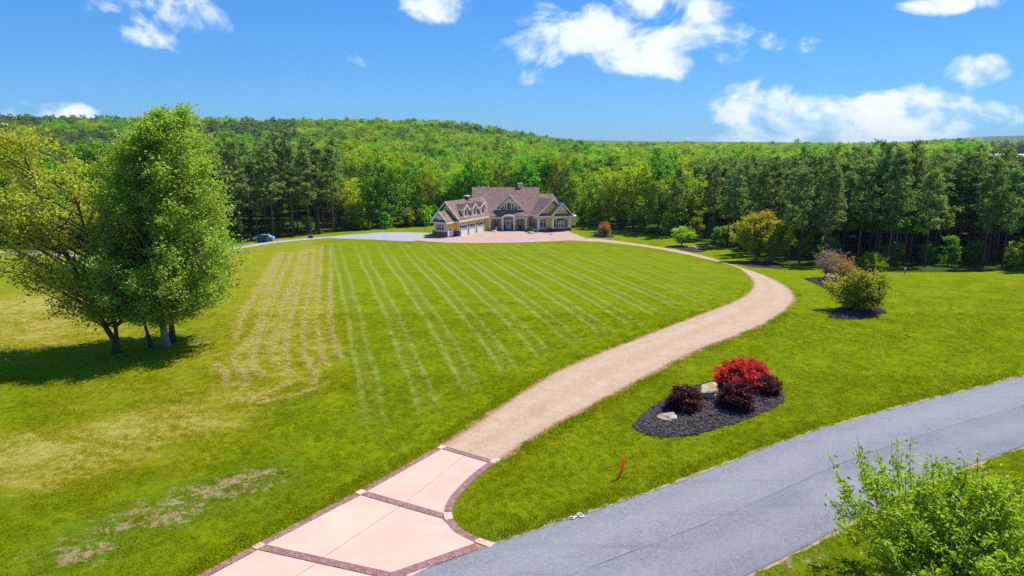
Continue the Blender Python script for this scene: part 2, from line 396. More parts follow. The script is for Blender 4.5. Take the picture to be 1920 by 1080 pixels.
mat_leaf('leaf_birch', (0.21, 0.34, 0.018), (0.46, 0.57, 0.08), (0.54, 0.54, 0.09), 0.18, 0.5, 0.1)
mat_leaf('leaf_birch_olive', (0.30, 0.37, 0.02), (0.62, 0.62, 0.08), (0.60, 0.46, 0.08), 0.25, 0.5, 0.1)
mat_leaf('leaf_wood', (0.16, 0.31, 0.006), (0.24, 0.40, 0.010), (0.38, 0.49, 0.012), 0.28, 0.5, 0.6)
mat_leaf('leaf_lime', (0.32, 0.46, 0.006), (0.40, 0.52, 0.010), (0.45, 0.51, 0.012), 0.25, 0.5, 0.35)
mat_leaf('leaf_pine', (0.15, 0.235, 0.045), (0.29, 0.395, 0.10), (0.27, 0.36, 0.055), 0.2, 0.38, 0.35)
mat_leaf('leaf_myrtle', (0.32, 0.40, 0.008), (0.56, 0.54, 0.012), (0.50, 0.40, 0.02), 0.2, 0.5, 0.1, up=(6.0, 8.6, (0.50, 0.26, 0.05)))
mat_leaf('leaf_shrub', (0.20, 0.30, 0.010), (0.42, 0.44, 0.015), (0.50, 0.28, 0.03), 0.25, 0.45, 0.1, up=(3.2, 4.8, (0.40, 0.19, 0.05)))
mat_leaf('leaf_round', (0.18, 0.30, 0.010), (0.38, 0.46, 0.015), (0.40, 0.45, 0.02), 0.2, 0.45, 0.1)
mat_leaf('leaf_plum', (0.045, 0.008, 0.016), (0.15, 0.025, 0.045), (0.20, 0.03, 0.045), 0.2, 0.3, 0.15)
mat_leaf('leaf_red', (0.45, 0.03, 0.025), (0.80, 0.11, 0.05), (0.60, 0.025, 0.05), 0.3, 0.5, 0.1)
mat_leaf('leaf_mauve', (0.36, 0.20, 0.17), (0.55, 0.36, 0.30), (0.38, 0.30, 0.14), 0.3, 0.4, 0.1)
mat_leaf('leaf_rust', (0.40, 0.17, 0.07), (0.56, 0.28, 0.10), (0.38, 0.32, 0.04), 0.3, 0.45, 0.1)
mat_leaf('leaf_young', (0.22, 0.36, 0.008), (0.50, 0.60, 0.02), (0.42, 0.50, 0.015), 0.2, 0.5, 0.1)

mat_leaf('orange_plastic', (0.95, 0.16, 0.04), (0.95, 0.18, 0.05), (0.95, 0.2, 0.05), 0.1, 0.55, 0.0)
def grass_color(k, p, dry, bare, stripe, tuft=False):
    xyz = k.n('ShaderNodeSeparateXYZ', {0: p}); x, y = xyz.outputs[0], xyz.outputs[1]
    big = k.noise(p, 0.045, 4, 0.55); mid = k.noise(p, 0.33, 5, 0.6); sm = k.noise(p, 1.7, 6, 0.65); fine = k.noise(p, 9.0, 5, 0.7)
    c = k.mix(k.rng(mid, 0.3, 0.7), (0.118, 0.184, 0.003), (0.235, 0.268, 0.004))
    c = k.mix(k.rng(big, 0.35, 0.65, 0, 0.5), c, (0.205, 0.262, 0.003))
    c = k.mix(k.rng(sm, 0.45, 0.75, 0, 0.65), c, (0.075, 0.150, 0.003))
    c = k.mix(k.rng(fine, 0.45, 0.75, 0, 0.55), c, (0.26, 0.30, 0.02))
    c = k.mix(k.rng(k.noise(p, 22.0, 3, 0.7), 0.5, 0.7, 0, 0.55), c, (0.055, 0.115, 0.005))
    c = k.mix(k.rng(k.noise(p, 0.7, 5, 0.7), 0.48, 0.70, 0, 0.7), c, (0.150, 0.148, 0.006))
    c = k.mix(k.rng(k.noise(p, 5.0, 5, 0.75), 0.50, 0.70, 0, 0.75), c, (0.050, 0.098, 0.003))
    # small pale flecks of thatch
    c = k.mix(k.rng(k.noise(p, 3.1, 7, 0.7), 0.64, 0.76, 0, 0.6), c, (0.30, 0.28, 0.05))
    # mown rows: two lines of pale clippings behind each pass
    yy = k.math('SUBTRACT', y, 90.0)
    u = k.math('DIVIDE', k.math('MULTIPLY_ADD', yy, 0.20, x), k.math('MULTIPLY_ADD', yy, 0.0034, 1.0))
    u = k.math('ADD', u, k.math('MULTIPLY', k.math('SUBTRACT', k.noise(p, 0.05, 2), 0.5), 0.9))
    u = k.math('ADD', u, k.math('MULTIPLY', k.math('SUBTRACT', k.noise(p, 1.2, 4), 0.5), 0.30))
    t = k.math('MULTIPLY', k.math('FRACT', k.math('DIVIDE', k.math('ADD', u, 61.0), 4.1)), 4.1)
    l1 = k.rng(k.math('ABSOLUTE', k.math('SUBTRACT', t, 0.9)), 0.05, 0.42, 1, 0)
    l2 = k.rng(k.math('ABSOLUTE', k.math('SUBTRACT', t, 2.35)), 0.05, 0.42, 0.8, 0)
    band = k.math('MULTIPLY', k.math('GREATER_THAN', t, 0.9), k.math('LESS_THAN', t, 2.35))
    ln = k.math('MULTIPLY', k.math('MAXIMUM', l1, l2), k.rng(k.noise(p, 0.9, 5, 0.65), 0.3, 0.65, 0.5, 1.0))
    c = k.mix(k.math('MULTIPLY', k.math('MULTIPLY', band, stripe), 0.42), c, (0.185, 0.195, 0.02))
    c = k.mix(k.math('MULTIPLY', k.math('MULTIPLY', ln, stripe), 0.46), c, (0.33, 0.37, 0.12))
    # cut hay left to dry
    st = k.n('ShaderNodeMapping', {'Vector': p, 'Rotation': (0, 0, R(-18)), 'Scale': (0.35, 1.5, 1)}).outputs[0]
    hay = k.math('ADD', k.math('MULTIPLY', k.noise(st, 0.9, 7, 0.68), 0.6), k.math('MULTIPLY', k.noise(p, 3.5, 5, 0.7), 0.4))
    c = k.mix(k.math('MULTIPLY', k.rng(dry, 0.0, 1.0), 0.85), c, (0.26, 0.24, 0.012))
    c = k.mix(k.rng(k.math('ADD', hay, k.math('MULTIPLY', dry, 0.22)), 0.60, 0.80, 0, 0.8), c, (0.40, 0.335, 0.10))
    bn = k.math('ADD', k.math('MULTIPLY', k.noise(p, 1.1, 6, 0.62), 0.45), k.math('MULTIPLY', k.noise(p, 3.4, 5, 0.65), 0.55))
    b1 = k.rng(k.math('ADD', bn, k.math('MULTIPLY', bare, 0.26)), 0.715, 0.79)
    c = k.mix(k.math('MULTIPLY', bare, 0.55), c, (0.060, 0.125, 0.010))
    if not tuft: c = k.mix(k.math('MULTIPLY', b1, 0.85), c, (0.36, 0.245, 0.15))
    return c, sm, fine
def mat_lawn():
    k = NT('lawn_grass'); p = k.pos()
    c, sm, fine = grass_color(k, p, k.attr('dry'), k.attr('bare'), k.attr('stripe'))
    d = k.n('ShaderNodeVectorMath', {0: p}, operation='LENGTH').outputs['Value']
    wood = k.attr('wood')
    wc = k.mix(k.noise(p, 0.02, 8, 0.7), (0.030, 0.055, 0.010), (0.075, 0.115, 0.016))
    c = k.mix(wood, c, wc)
    field = k.attr('field')
    c = k.mix(field, c, (0.42, 0.42, 0.22))
    h = k.math('ADD', fine, k.math('MULTIPLY', k.noise(p, 30, 4, 0.7), 0.7))
    k.principled(c, 0.95, k.bump(h, 0.75, 0.06), spec=0.0); M['lawn'] = k.m
    k = NT('grass_blade'); p = k.pos()
    c, _, _ = grass_color(k, p, k.attr('dry', 'INSTANCER'), k.attr('bare', 'INSTANCER'), k.attr('stripe', 'INSTANCER'), True)
    g = k.n('ShaderNodeNewGeometry')
    c = k.mix(k.math('MULTIPLY_ADD', g.outputs['Random Per Island'], 0.5, 0.12), c, (0.37, 0.42, 0.008))
    c = k.mix(1.0, c, (1.48, 1.36, 0.8), 'MULTIPLY')
    df = k.n('ShaderNodeBsdfDiffuse', {'Color': c}); t = k.n('ShaderNodeBsdfTranslucent', {'Color': c})
    ms = k.n('ShaderNodeMixShader', {0: 0.5, 1: df.outputs[0], 2: t.outputs[0]}); k.t.links.new(ms.outputs[0], k.out.inputs[0]); M['blade'] = k.m
    k = NT('straw'); p = k.pos(); g = k.n('ShaderNodeNewGeometry')
    c = k.mix(g.outputs['Random Per Island'], (0.42, 0.34, 0.10), (0.70, 0.58, 0.24))
    k.principled(c, 0.9, spec=0.1); M['straw'] = k.m
mat_lawn()

# ------------------------------------------------------------------ ground sheet
def poly_mask(poly, X, Y):
    poly = np.asarray(poly); inside = np.zeros(X.shape, bool); n = len(poly)
    for i in range(n):
        x0, y0 = poly[i]; x1, y1 = poly[(i + 1) % n]
        c = ((y0 > Y) != (y1 > Y)) & (X < (x1 - x0) * (Y - y0) / (y1 - y0 + 1e-12) + x0)
        inside ^= c
    return inside
def poly_dist(pts, X, Y):
    d = np.full(X.shape, 1e9); pts = np.asarray(pts)
    for (x0, y0), (x1, y1) in zip(pts[:-1], pts[1:]):
        dx, dy = x1 - x0, y1 - y0; t = np.clip(((X - x0) * dx + (Y - y0) * dy) / (dx * dx + dy * dy + 1e-9), 0, 1)
        d = np.minimum(d, np.hypot(X - x0 - t * dx, Y - y0 - t * dy))
    return d
def smooth_line(pts, step=0.5):
    """Catmull-Rom through the points, resampled"""
    P = np.asarray(pts, float); P = np.vstack([2 * P[0] - P[1], P, 2 * P[-1] - P[-2]]); out = []
    for i in range(1, len(P) - 2):
        a, b, c, d = P[i - 1], P[i], P[i + 1], P[i + 2]; n = max(2, int(np.linalg.norm(c - b) / step))
        for t in np.linspace(0, 1, n, endpoint=False):
            out.append(0.5 * ((2 * b) + (-a + c) * t + (2 * a - 5 * b + 4 * c - d) * t * t + (-a + 3 * b - 3 * c + d) * t ** 3))
    out.append(P[-2]); return np.array(out)
def resample(L, n):
    s = np.r_[0, np.cumsum(np.linalg.norm(np.diff(L, axis=0), axis=1))]; q = np.linspace(0, s[-1], n)
    return np.stack([np.interp(q, s, L[:, 0]), np.interp(q, s, L[:, 1])], 1)
PX = lambda pts: np.array([at(*p) for p in pts])
drive_L = smooth_line(PX([(828, 835), (900, 790), (980, 736), (1055, 692), (1180, 641), (1300, 595), (1380, 564), (1412, 538), (1400, 514), (1360, 495), (1250, 470), (1150, 456), (1060, 451)]))
drive_R = smooth_line(PX([(940, 862), (1010, 815), (1150, 740), (1300, 661), (1440, 604), (1489, 560), (1462, 530), (1400, 505), (1300, 475), (1200, 458), (1120, 448), (1060, 447)]))
road_N = smooth_line(np.vstack([at(928, 1020) + (at(928, 1020) - at(1240, 915)) * 3.0, PX([(760, 1080), (928, 1020), (1240, 916), (1500, 818), (1700, 760), (1920, 706)]), at(1920, 706) + (at(1920, 706) - at(1700, 760)) * 3]), 1.0)
nr = np.array([0.49, -0.872])
road_S = road_N + nr * 6.65
apron_L = PX([(230, 1156), (370, 1080), (480, 1022), (672, 922), (828, 835)])
apron_R = smooth_line(PX([(940, 862), (905, 887), (875, 915), (853, 943), (848, 968), (862, 990), (890, 1006), (928, 1020)]), 0.25)
def bed_outline(pts): return smooth_line(np.vstack([PX(pts), PX(pts[:1])]), 0.4)[:-1]
BEDS = {'front': bed_outline([(1190, 800), (1205, 783), (1237, 757), (1290, 730), (1345, 716), (1400, 718), (1450, 733), (1464, 742), (1460, 757), (1420, 778), (1340, 804), (1275, 818), (1220, 816)]),
        'shrub': bed_outline([(1552, 596), (1575, 578), (1590, 570), (1630, 572), (1660, 586), (1632, 592), (1618, 598), (1580, 599)]),
        'mauve': bed_outline([(1507, 523), (1545, 521), (1590, 521), (1600, 531), (1580, 543), (1552, 542), (1530, 533)]),
        'myrtle': bed_outline([(1388, 496), (1410, 488), (1440, 489), (1475, 503), (1440, 503), (1405, 500)]),
        'lime': bed_outline([(1250, 462), (1275, 460), (1305, 463), (1324, 471), (1300, 473), (1275, 468)]),
        'small': bed_outline([(1105, 443), (1125, 439), (1150, 442), (1148, 445.5), (1120, 445.5)])}
court_poly = smooth_line(PX([(770, 449), (800, 453.5), (850, 456), (920, 456.5), (1000, 454.5), (1060, 452), (1090, 450.5), (1095, 446), (1075, 438), (1060, 433), (1000, 430), (900, 430), (850, 434), (805, 441), (785, 445), (770, 449)]), 0.7)[:-1]
pad_poly = smooth_line(PX([(600, 446), (660, 440), (730, 436), (800, 437), (812, 441), (795, 449), (770, 453), (700, 450), (640, 448), (600, 446)]), 0.7)[:-1]
lane_C = smooth_line(PX([(-160, 470), (0, 474), (150, 480), (300, 479), (420, 469), (500, 456.5), (570, 449), (630, 444.5)]), 1.0)
hay_rows_px = [[(1520, 90), (1520, 250), (1515, 400), (1530, 500), (1560, 600), (1580, 630)], [(1480, 95), (1465, 250), (1460, 380), (1465, 500), (1480, 610), (1500, 660)],
    [(1445, 100), (1420, 300), (1405, 400), (1395, 500), (1400, 600), (1450, 690), (1445, 740)], [(1410, 110), (1380, 260), (1350, 380), (1320, 480), (1310, 580), (1330, 680), (1385, 720)],
    [(1385, 120), (1340, 270), (1300, 380), (1270, 500), (1245, 610), (1310, 680), (1330, 720)], [(1345, 130), (1290, 250), (1250, 380), (1210, 490), (1165, 600), (1150, 640), (1230, 700)],
    [(1300, 130), (1240, 270), (1205, 400), (1165, 520), (1075, 620), (1130, 700), (1125, 750)], [(1280, 135), (1220, 240), (1150, 360), (1100, 450), (1085, 540)],
    [(985, 640), (1040, 690), (1030, 755)], [(1180, 835), (1300, 800), (1420, 770), (1530, 720)], [(1070, 810), (1180, 800), (1330, 730)]]
hay_rows = [smooth_line(PX([(a / 2.4545, 420 + b / 2.4545) for a, b in r]), 0.5) for r in hay_rows_px]
wood_edge = PX([(-260, 462), (-60, 464), (100, 466), (250, 466), (380, 462), (440, 458), (500, 450), (560, 444), (640, 435), (740, 428), (830, 421), (900, 418), (1000, 417), (1080, 419), (1120, 425), (1180, 434), (1240, 441), (1300, 451), (1360, 466), (1400, 478), (1480, 494), (1560, 505), (1640, 509), (1700, 511), (1800, 510), (1880, 507)])
wood_edge = np.vstack([wood_edge, [[90, 100], [110, 118], [140, 130], [260, 170]]])
wood_poly = np.vstack([wood_edge, [[9000, 500], [9000, 12000], [-9000, 12000], [-9000, 300]]])

LO = {}
def lo(name, L, n=110):
    if name not in LO: LO[name] = resample(L, n)
    return LO[name]
def build_ground():
    def axis(lo, hi, step, ext, g=1.13):
        a = list(np.arange(lo, hi + 1e-6, step)); s = step
        while a[-1] < ext: s *= g; a.append(a[-1] + s)
        b = []; s = step; q = lo
        while q > -ext: s *= g; q -= s; b.append(q)
        return np.array(b[::-1] + a)
    xs = axis(-62, 62, 0.5, 9500); ys = axis(18, 190, 0.5, 9500)
    ys = ys[ys > -60]
    X, Y = np.meshgrid(xs, ys); Z = zt(X, Y)
    Z = Z + 0.035 * np.sin(X * 0.9 + np.sin(Y * 0.7)) * np.sin(Y * 0.8) * sstep(2, 9, np.minimum.reduce([poly_dist(lo('drive_L', drive_L), X, Y), poly_dist(lo('drive_R', drive_R), X, Y), poly_dist(lo('road_N', road_N), X, Y), poly_dist(lo('road_S', road_S), X, Y), poly_dist(apron_L, X, Y)])) * (Y < 150)
    nx, ny = len(xs), len(ys)
    V = np.stack([X.ravel(), Y.ravel(), Z.ravel()], 1)
    i = np.arange(nx * ny).reshape(ny, nx)
    F = np.stack([i[:-1, :-1].ravel(), i[:-1, 1:].ravel(), i[1:, 1:].ravel(), i[1:, :-1].ravel()], 1)
    me = mesh_np('ground', V, F, True, M['lawn'])
    A = ground_attrs(X, Y)
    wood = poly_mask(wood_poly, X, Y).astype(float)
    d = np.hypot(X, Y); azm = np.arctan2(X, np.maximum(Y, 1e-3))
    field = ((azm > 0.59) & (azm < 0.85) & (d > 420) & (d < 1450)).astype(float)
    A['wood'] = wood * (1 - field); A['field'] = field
    for n, a in A.items():
        at_ = me.attributes.new(n, 'FLOAT', 'POINT'); at_.data.foreach_set('value', a.astype(np.float32).ravel())
    o = new_obj('ground', me); tag(o, 'broad mown lawn running back to the woods and fields', kind='structure')
def ground_attrs(X, Y):
    yy = Y - 90; U = (X + 0.2 * yy) / (1 + 0.0034 * yy)
    dl = poly_dist(lo('drive_L', drive_L), X, Y)
    inside = poly_mask(np.vstack([drive_L, court_poly[:8][::-1], [[-60, 165], [-60, 20], [-8, 20]]]), X, Y)
    stripe = sstep(2.0, 5.0, dl) * inside * sstep(-24.2, -23.2, U) * sstep(35, 42, Y - 0.05 * X) * (1 - sstep(146, 156, Y)) * (1 - 0.55 * sstep(8, 24, U))
    stripe = stripe * (1 - 0.5 * sstep(100, 140, Y))
    def blob(px, py, rx, ry):
        c = at(px, py); ex = at(px + 1, py)[0] - c[0]; ey = at(px, py - 1)[1] - c[1]
        return np.exp(-(((X - c[0]) / (ex * rx)) ** 2 + ((Y - c[1]) / (ey * ry)) ** 2))
    dry = 1.15 * blob(60, 850, 260, 50) + 1.1 * blob(320, 790, 150, 28) + 0.45 * blob(40, 900, 160, 40) + 1.1 * blob(60, 590, 200, 50) + 0.5 * blob(460, 740, 110, 22)
    dry = dry + 0.62 * sstep(-22, -24, U) * 0 + 0.50 * (1 - sstep(-27, -22.5, U)) * sstep(38, 52, Y) + 0.35 * blob(250, 740, 220, 40)
    for r in hay_rows: dry = dry + 0.50 * np.exp(-(poly_dist(resample(r, 26), X, Y) / 0.42) ** 2) * (Y < 160)
    dry = np.clip(dry, 0, 1.1)
    bare = 1.1 * blob(430, 910, 130, 34) + 1.1 * blob(280, 970, 140, 34) + blob(130, 1040, 150, 40) + 0.5 * blob(520, 880, 70, 20) + 0.7 * blob(905, 990, 30, 14) + 0.5 * blob(960, 1005, 60, 12)
    bare = bare + 0.6 * np.exp(-(poly_dist(lo('road_N', road_N), X, Y) / 0.5) ** 2) + 0.5 * np.exp(-(poly_dist(lo('road_S', road_S), X, Y) / 0.9) ** 2)
    bare = bare + 0.75 * blob(1560, 1060, 120, 30)
    bare = bare + 0.7 * np.exp(-(((X + 27.5) / 3.2) ** 2 + ((Y - 56.5) / 1.2) ** 2))
    return {'stripe': stripe, 'dry': dry, 'bare': np.clip(bare, 0, 1)}
build_ground()

# ------------------------------------------------------------------ drives, road, beds
def strip(name, A, B, n, cols, lift, mat, rag=0.0, crown=0.0, attrs=True, parent=None):
    A = resample(A, n); B = resample(B, n); V = []; tr = []; ed = []; ac = []
    w = np.linalg.norm(A - B, axis=1)
    def nz(s): 
        q = np.arange(n); return np.interp(q, np.arange(0, n, 1), rng.normal(0, 1, n)) * 0.5 + np.repeat(rng.normal(0, 1, n // 4 + 1), 4)[:n] * 0.5
    ra = nz(0) * rag; rb = nz(1) * rag
    for i in range(n):
        d = (B[i] - A[i]) / w[i]; a = A[i] + d * ra[i]; b = B[i] + d * rb[i]
        for j in range(cols + 1):
            t = j / cols; p = a + (b - a) * t
            V.append((p[0], p[1], ztf(p[0], p[1]) + lift + crown * 4 * t * (1 - t) * min(1.0, max(0.0, (i - 2) / 14.0))))
            s = t * w[i]
            tr.append(max(math.exp(-((t - 0.27) / 0.11) ** 2), math.exp(-((t - 0.73) / 0.11) ** 2))); ed.append(max(0, 1 - min(s, w[i] - s) / 0.55)); ac.append(t)
    i = np.arange(n * (cols + 1)).reshape(n, cols + 1)
    F = np.stack([i[:-1, :-1].ravel(), i[:-1, 1:].ravel(), i[1:, 1:].ravel(), i[1:, :-1].ravel()], 1)
    me = mesh_np(name, np.array(V), F, True, mat)
    if len(F) and me.polygons[0].normal.z < 0: me.flip_normals()
    for nm, a in (('track', tr), ('edge', ed), ('across', ac)):
        q = me.attributes.new(nm, 'FLOAT', 'POINT'); q.data.foreach_set('value', np.array(a, np.float32))
    return new_obj(name, me, None, parent)
def patch(name, poly, lift, mat, rings=8, mound=0.0, rag=0.0):
    P = np.asarray(poly); c = P.mean(0); n = len(P); V = [(c[0], c[1], ztf(*c) + lift + mound)]; F = []
    P = P + (P - c) / np.linalg.norm(P - c, axis=1)[:, None] * rng.normal(0, 1, (n, 1)) * rag
    for k in range(1, rings + 1):
        t = k / rings
        for p in P:
            q = c + (p - c) * t; b = rng.normal(0, 0.12) * mound * (1 - t)
            V.append((q[0], q[1], ztf(*q) + lift + mound * (1 - t ** 3) + b))
    for j in range(n): F.append([0, 1 + j, 1 + (j + 1) % n])
    for k in range(rings - 1):
        for j in range(n):
            a = 1 + k * n; F.append([a + j, a + n + j, a + n + (j + 1) % n, a + (j + 1) % n])
    me = mesh_np(name, np.array(V), F, True, mat)
    if me.polygons[0].normal.z < 0: me.flip_normals()
    return new_obj(name, me)
def widen(A, B, e):
    n = 260; A = resample(A, n); B = resample(B, n); d = (B - A) / np.linalg.norm(B - A, axis=1)[:, None]
    return A - d * e, B + d * e
back_ = np.array([[-0.576, -0.817]]) * 0.3
drv = strip('gravel_drive', np.vstack([drive_L[:1] + back_, drive_L]), np.vstack([drive_R[:1] + back_, drive_R]), 332, 14, 0.026, M['gravel'], 0.07, 0.05); tag(drv, 'pale gravel drive curving up to the yellow house', kind='structure')
wa, wb = widen(drive_L, drive_R, 0.16)
so = strip('soil_edge', wa, wb, 330, 14, 0.014, M['soil'], 0.16, 0.0); tag(so, 'reddish soil showing along the gravel drive', kind='structure')
rd = strip('road', road_N, road_S, 140, 10, 0.03, M['asphalt'], 0.02, 0.05); tag(rd, 'grey asphalt road with a seam along its middle', kind='structure')
wa, wb = widen(road_N, road_S, 0.18)
vg = strip('road_verge', wa, wb, 260, 6, 0.010, M['sand_verge'], 0.13); tag(vg, 'sandy soil verge along the asphalt road', kind='structure')
def offset(L, w):
    t = np.gradient(L, axis=0); t /= np.linalg.norm(t, axis=1)[:, None]; nrm = np.stack([-t[:, 1], t[:, 0]], 1); return L + nrm * w
ln = strip('gravel_lane', offset(lane_C, 1.5), offset(lane_C, -1.5), 160, 4, 0.05, M['grey_gravel'], 0.1); tag(ln, 'grey gravel lane along the wood edge', kind='structure')
tag(patch('gravel_pad', pad_poly, 0.06, M['grey_gravel'], 10, 0, 0.15), 'grey gravel parking pad beside the garage wing', kind='structure')
tag(patch('forecourt', court_poly, 0.075, M['court_paver'], 12, 0, 0.12), 'pink paved forecourt in front of the house', kind='structure')
BED_LABEL = {'front': 'kidney-shaped black mulch bed by the road', 'shrub': 'mulch bed under the green and bronze shrub', 'mauve': 'mulch bed under the mauve bushes',
             'myrtle': 'mulch ring under the pair of crape myrtles', 'lime': 'mulch bed under the small lime tree', 'small': 'mulch bed under the small russet bush'}
for k_, b in BEDS.items():
    tag(patch('mulch_bed', b, 0.03, M['mulch'], 10, 0.16 if k_ in ('front', 'shrub') else 0.10, 0.05), BED_LABEL[k_], kind='structure')

# concrete apron: slabs, stamped bands and corner squares
def build_apron():
    root = empty('driveway_apron', (0, 0, 0)); tag(root, 'salmon concrete driveway apron with stamped red borders', 'driveway', kind='structure')
    def slab(name, poly, z0, z1, mat):
        m = MB(); m.prism([(p[0], p[1], z0) for p in poly], [(p[0], p[1], z1) for p in poly]); return m.build(name, mat, root)
    TL, ML, LL, BL = apron_L[4], apron_L[3], apron_L[2], apron_L[0]
    aR = apron_R; TR = aR[0]; MR = at(848, 968); RR = aR[-1]
    rdir = (RR - at(760, 1080)); rdir /= np.linalg.norm(rdir)
    rb = RR - rdir * 9.0
    LR = at(775, 1101)
    W = 0.36
    im = int(np.argmin(np.linalg.norm(aR - MR, axis=1)))
    dL = (TL - BL) / np.linalg.norm(TL - BL); nL = np.array([dL[1], -dL[0]])      # towards the right
    outline = np.vstack([[BL], [TL], aR, [rb]])
    base = MB(); base.prism([(p[0], p[1], -0.1) for p in outline], [(p[0], p[1], 0.012) for p in outline]); base.build('joint_base', M['soil'], root)
    def inset_curve(P, w):
        t = np.gradient(P, axis=0); t /= np.linalg.norm(t, axis=1)[:, None]; return P + np.stack([t[:, 1], -t[:, 0]], 1) * w
    aRi = inset_curve(aR, W)
    # bands across: (left point, right point) centre lines
    def band(a, b, name='border_band', w=W, trim=(0, 0), top=0.049):
        d = (b - a) / np.linalg.norm(b - a); nn = np.array([-d[1], d[0]]) * w / 2; a = a + d * trim[0]; b = b - d * trim[1]
        return slab(name, [a - nn, b - nn, b + nn, a + nn], 0.0, top, M['stamped'])
    cuts = [TL, ML, LL, BL]
    # left border, in lengths between pale corner squares
    for i in range(3):
        a, b = cuts[i] - dL * (0.42), cuts[i + 1] + dL * (0.21 if i < 2 else 0)
        slab('border_band', [a, a + nL * W, b + nL * W, b], 0.0, 0.045, M['stamped'])
    for p in cuts[:3]:
        o = -0.42 if p is TL else -0.21
        a = p + dL * (o + 0.42); b = p + dL * o
        slab('corner_square', [a, a + nL * W, b + nL * W, b], 0.0, 0.05, M['concrete'])
    # right curved border
    def ribbon(i0, i1, mat, name, z):
        P = aR[i0:i1 + 1]; Q = aRi[i0:i1 + 1]
        for_poly = np.vstack([P, Q[::-1]]); slab(name, for_poly, 0.0, z, mat)
    n = len(aR) - 1
    ribbon(0, 2, M['concrete'], 'corner_square', 0.05); ribbon(2, im - 1, M['stamped'], 'border_band', 0.045); ribbon(im - 1, im + 1, M['concrete'], 'corner_square', 0.05)
    ribbon(im + 1, n - 3, M['stamped'], 'border_band', 0.045); ribbon(n - 3, n, M['concrete'], 'corner_square', 0.05)
    iTL = TL + nL * W; iML = ML + nL * W; iLL = LL + nL * W; iBL = BL + nL * W
    iTR = aRi[1]; iMR = aRi[im]
    h = 0.21
    band(iTL - dL * h, iTR - dL * h, trim=(0, 0.02)); band(iML, iMR, trim=(0, 0.02))
    rn = np.array([-rdir[1], rdir[0]])
    e0 = aR[n - 3] ; 
    ra, rbb = RR - rdir * 0.75 + rn * 0.22, rb + rn * 0.22
    band(rbb, ra, w=0.44, top=0.041)
    iLR = LR + rn * 0.46; band(iLL, iLR)
    # slabs, halved by a sawn joint
    g = 0.012
    def shrink(pts, e=0.0): return pts
    def half(poly_l, poly_r): slab('slab', poly_l, 0.0, 0.037, M['concrete']); slab('slab', poly_r, 0.0, 0.037, M['concrete'])
    def off(a, b, s):    # line a-b moved by s to its left
        d = (b - a) / np.linalg.norm(b - a); nn = np.array([-d[1], d[0]]) * s; return a + nn, b + nn
    u0, u1 = iTL - dL * 0.42, iTR - dL * 0.42
    m0a, m0b = off(iML, iMR, 0.21); m1a, m1b = off(iML, iMR, -0.21)
    l0a, l0b = off(iLL, iLR, 0.21); l1a, l1b = off(iLL, iLR, -0.21)
    c0 = (u0 + u1) / 2; c1 = m0a + (m0b - m0a) * 0.50; c2 = m1a + (m1b - m1a) * 0.50; c3 = l0a + (l0b - l0a) * 0.42; c4 = l1a + (l1b - l1a) * 0.42
    half([u0, c0 - nL * g, c1 - nL * g, m0a], np.vstack([[c0 + nL * g], [u1], aRi[3:im], [m0b], [c1 + nL * g]]))
    road_i = RR - rdir * 0.75 + rn * 0.45
    half([m1a, c2 - nL * g, c3 - nL * g, l0a], np.vstack([[c2 + nL * g], [m1b], aRi[im + 2:n - 2], [road_i], [l0b], [c3 + nL * g]]))
    c5 = c4 - dL * 4.0
    half([l1a, c4 - nL * g, c5 - nL * g, iBL], [c4 + nL * g, l1b, rb + rn * 0.45, c5 + nL * g])
build_apron()

# utility mark sprayed on the asphalt: an arrow and an 8
def build_mark():
    m = MB(); o = at(1085, 970); ang = math.atan2(0.49, 0.872)
    ca, sa = math.cos(ang), math.sin(ang); s = 0.55
    def seg(a, b, w=0.055):
        a = np.array(a) * s; b = np.array(b) * s; d = (b - a) / np.linalg.norm(b - a); n = np.array([-d[1], d[0]]) * w
        q = [a - n, b - n, b + n, a + n]; f = lambda p, z: (o[0] + p[0] * ca - p[1] * sa, o[1] + p[0] * sa + p[1] * ca, z)
        m.prism([f(p, 0.05) for p in q], [f(p, 0.092) for p in q])
    seg((-0.75, 0), (-0.15, 0.0)); seg((-0.75, 0), (-0.5, 0.18)); seg((-0.75, 0), (-0.5, -0.18))
    for cy in (0.16, -0.16):
        ps = [(0.2 + 0.15 * math.cos(t), cy + 0.15 * math.sin(t)) for t in np.linspace(0, 2 * math.pi, 13)]
        for a, b in zip(ps[:-1], ps[1:]): seg(a, b, 0.045)
    x = m.build('painted_mark', M['paint_white'], rd); x['label'] = 'white sprayed arrow and figure 8 on the road'
build_mark()

# ------------------------------------------------------------------ plants
def unit(v): return v / (np.linalg.norm(v, axis=-1, keepdims=True) + 1e-9)
def leaf_mesh(name, P, size, r, mat, up=0.6, aspect=0.62, fold=0.18, outw=None, jitter=0.35):
    n = len(P); nrm = r.normal(0, 1, (n, 3)); nrm[:, 2] = np.abs(nrm[:, 2]) + up
    if outw is not None: nrm = nrm + outw
    nrm = unit(nrm); t = unit(np.cross(nrm, r.normal(0, 1, (n, 3)))); s = np.cross(nrm, t)
    L = (size * (1 + jitter * r.normal(0, 1, n)).clip(0.5, 1.8))[:, None]
    V = np.empty((n, 4, 3))
    V[:, 0] = P - t * L * 0.5; V[:, 2] = P + t * L * 0.5
    V[:, 1] = P + s * L * aspect * 0.5 + nrm * L * fold; V[:, 3] = P - s * L * aspect * 0.5 + nrm * L * fold
    return mesh_np(name, V.reshape(-1, 3), np.arange(4 * n).reshape(n, 4), False, mat)
def bez(a, b, c, n):
    t = np.linspace(0, 1, n)[:, None]; return (1 - t) ** 2 * a + 2 * t * (1 - t) * b + t * t * c
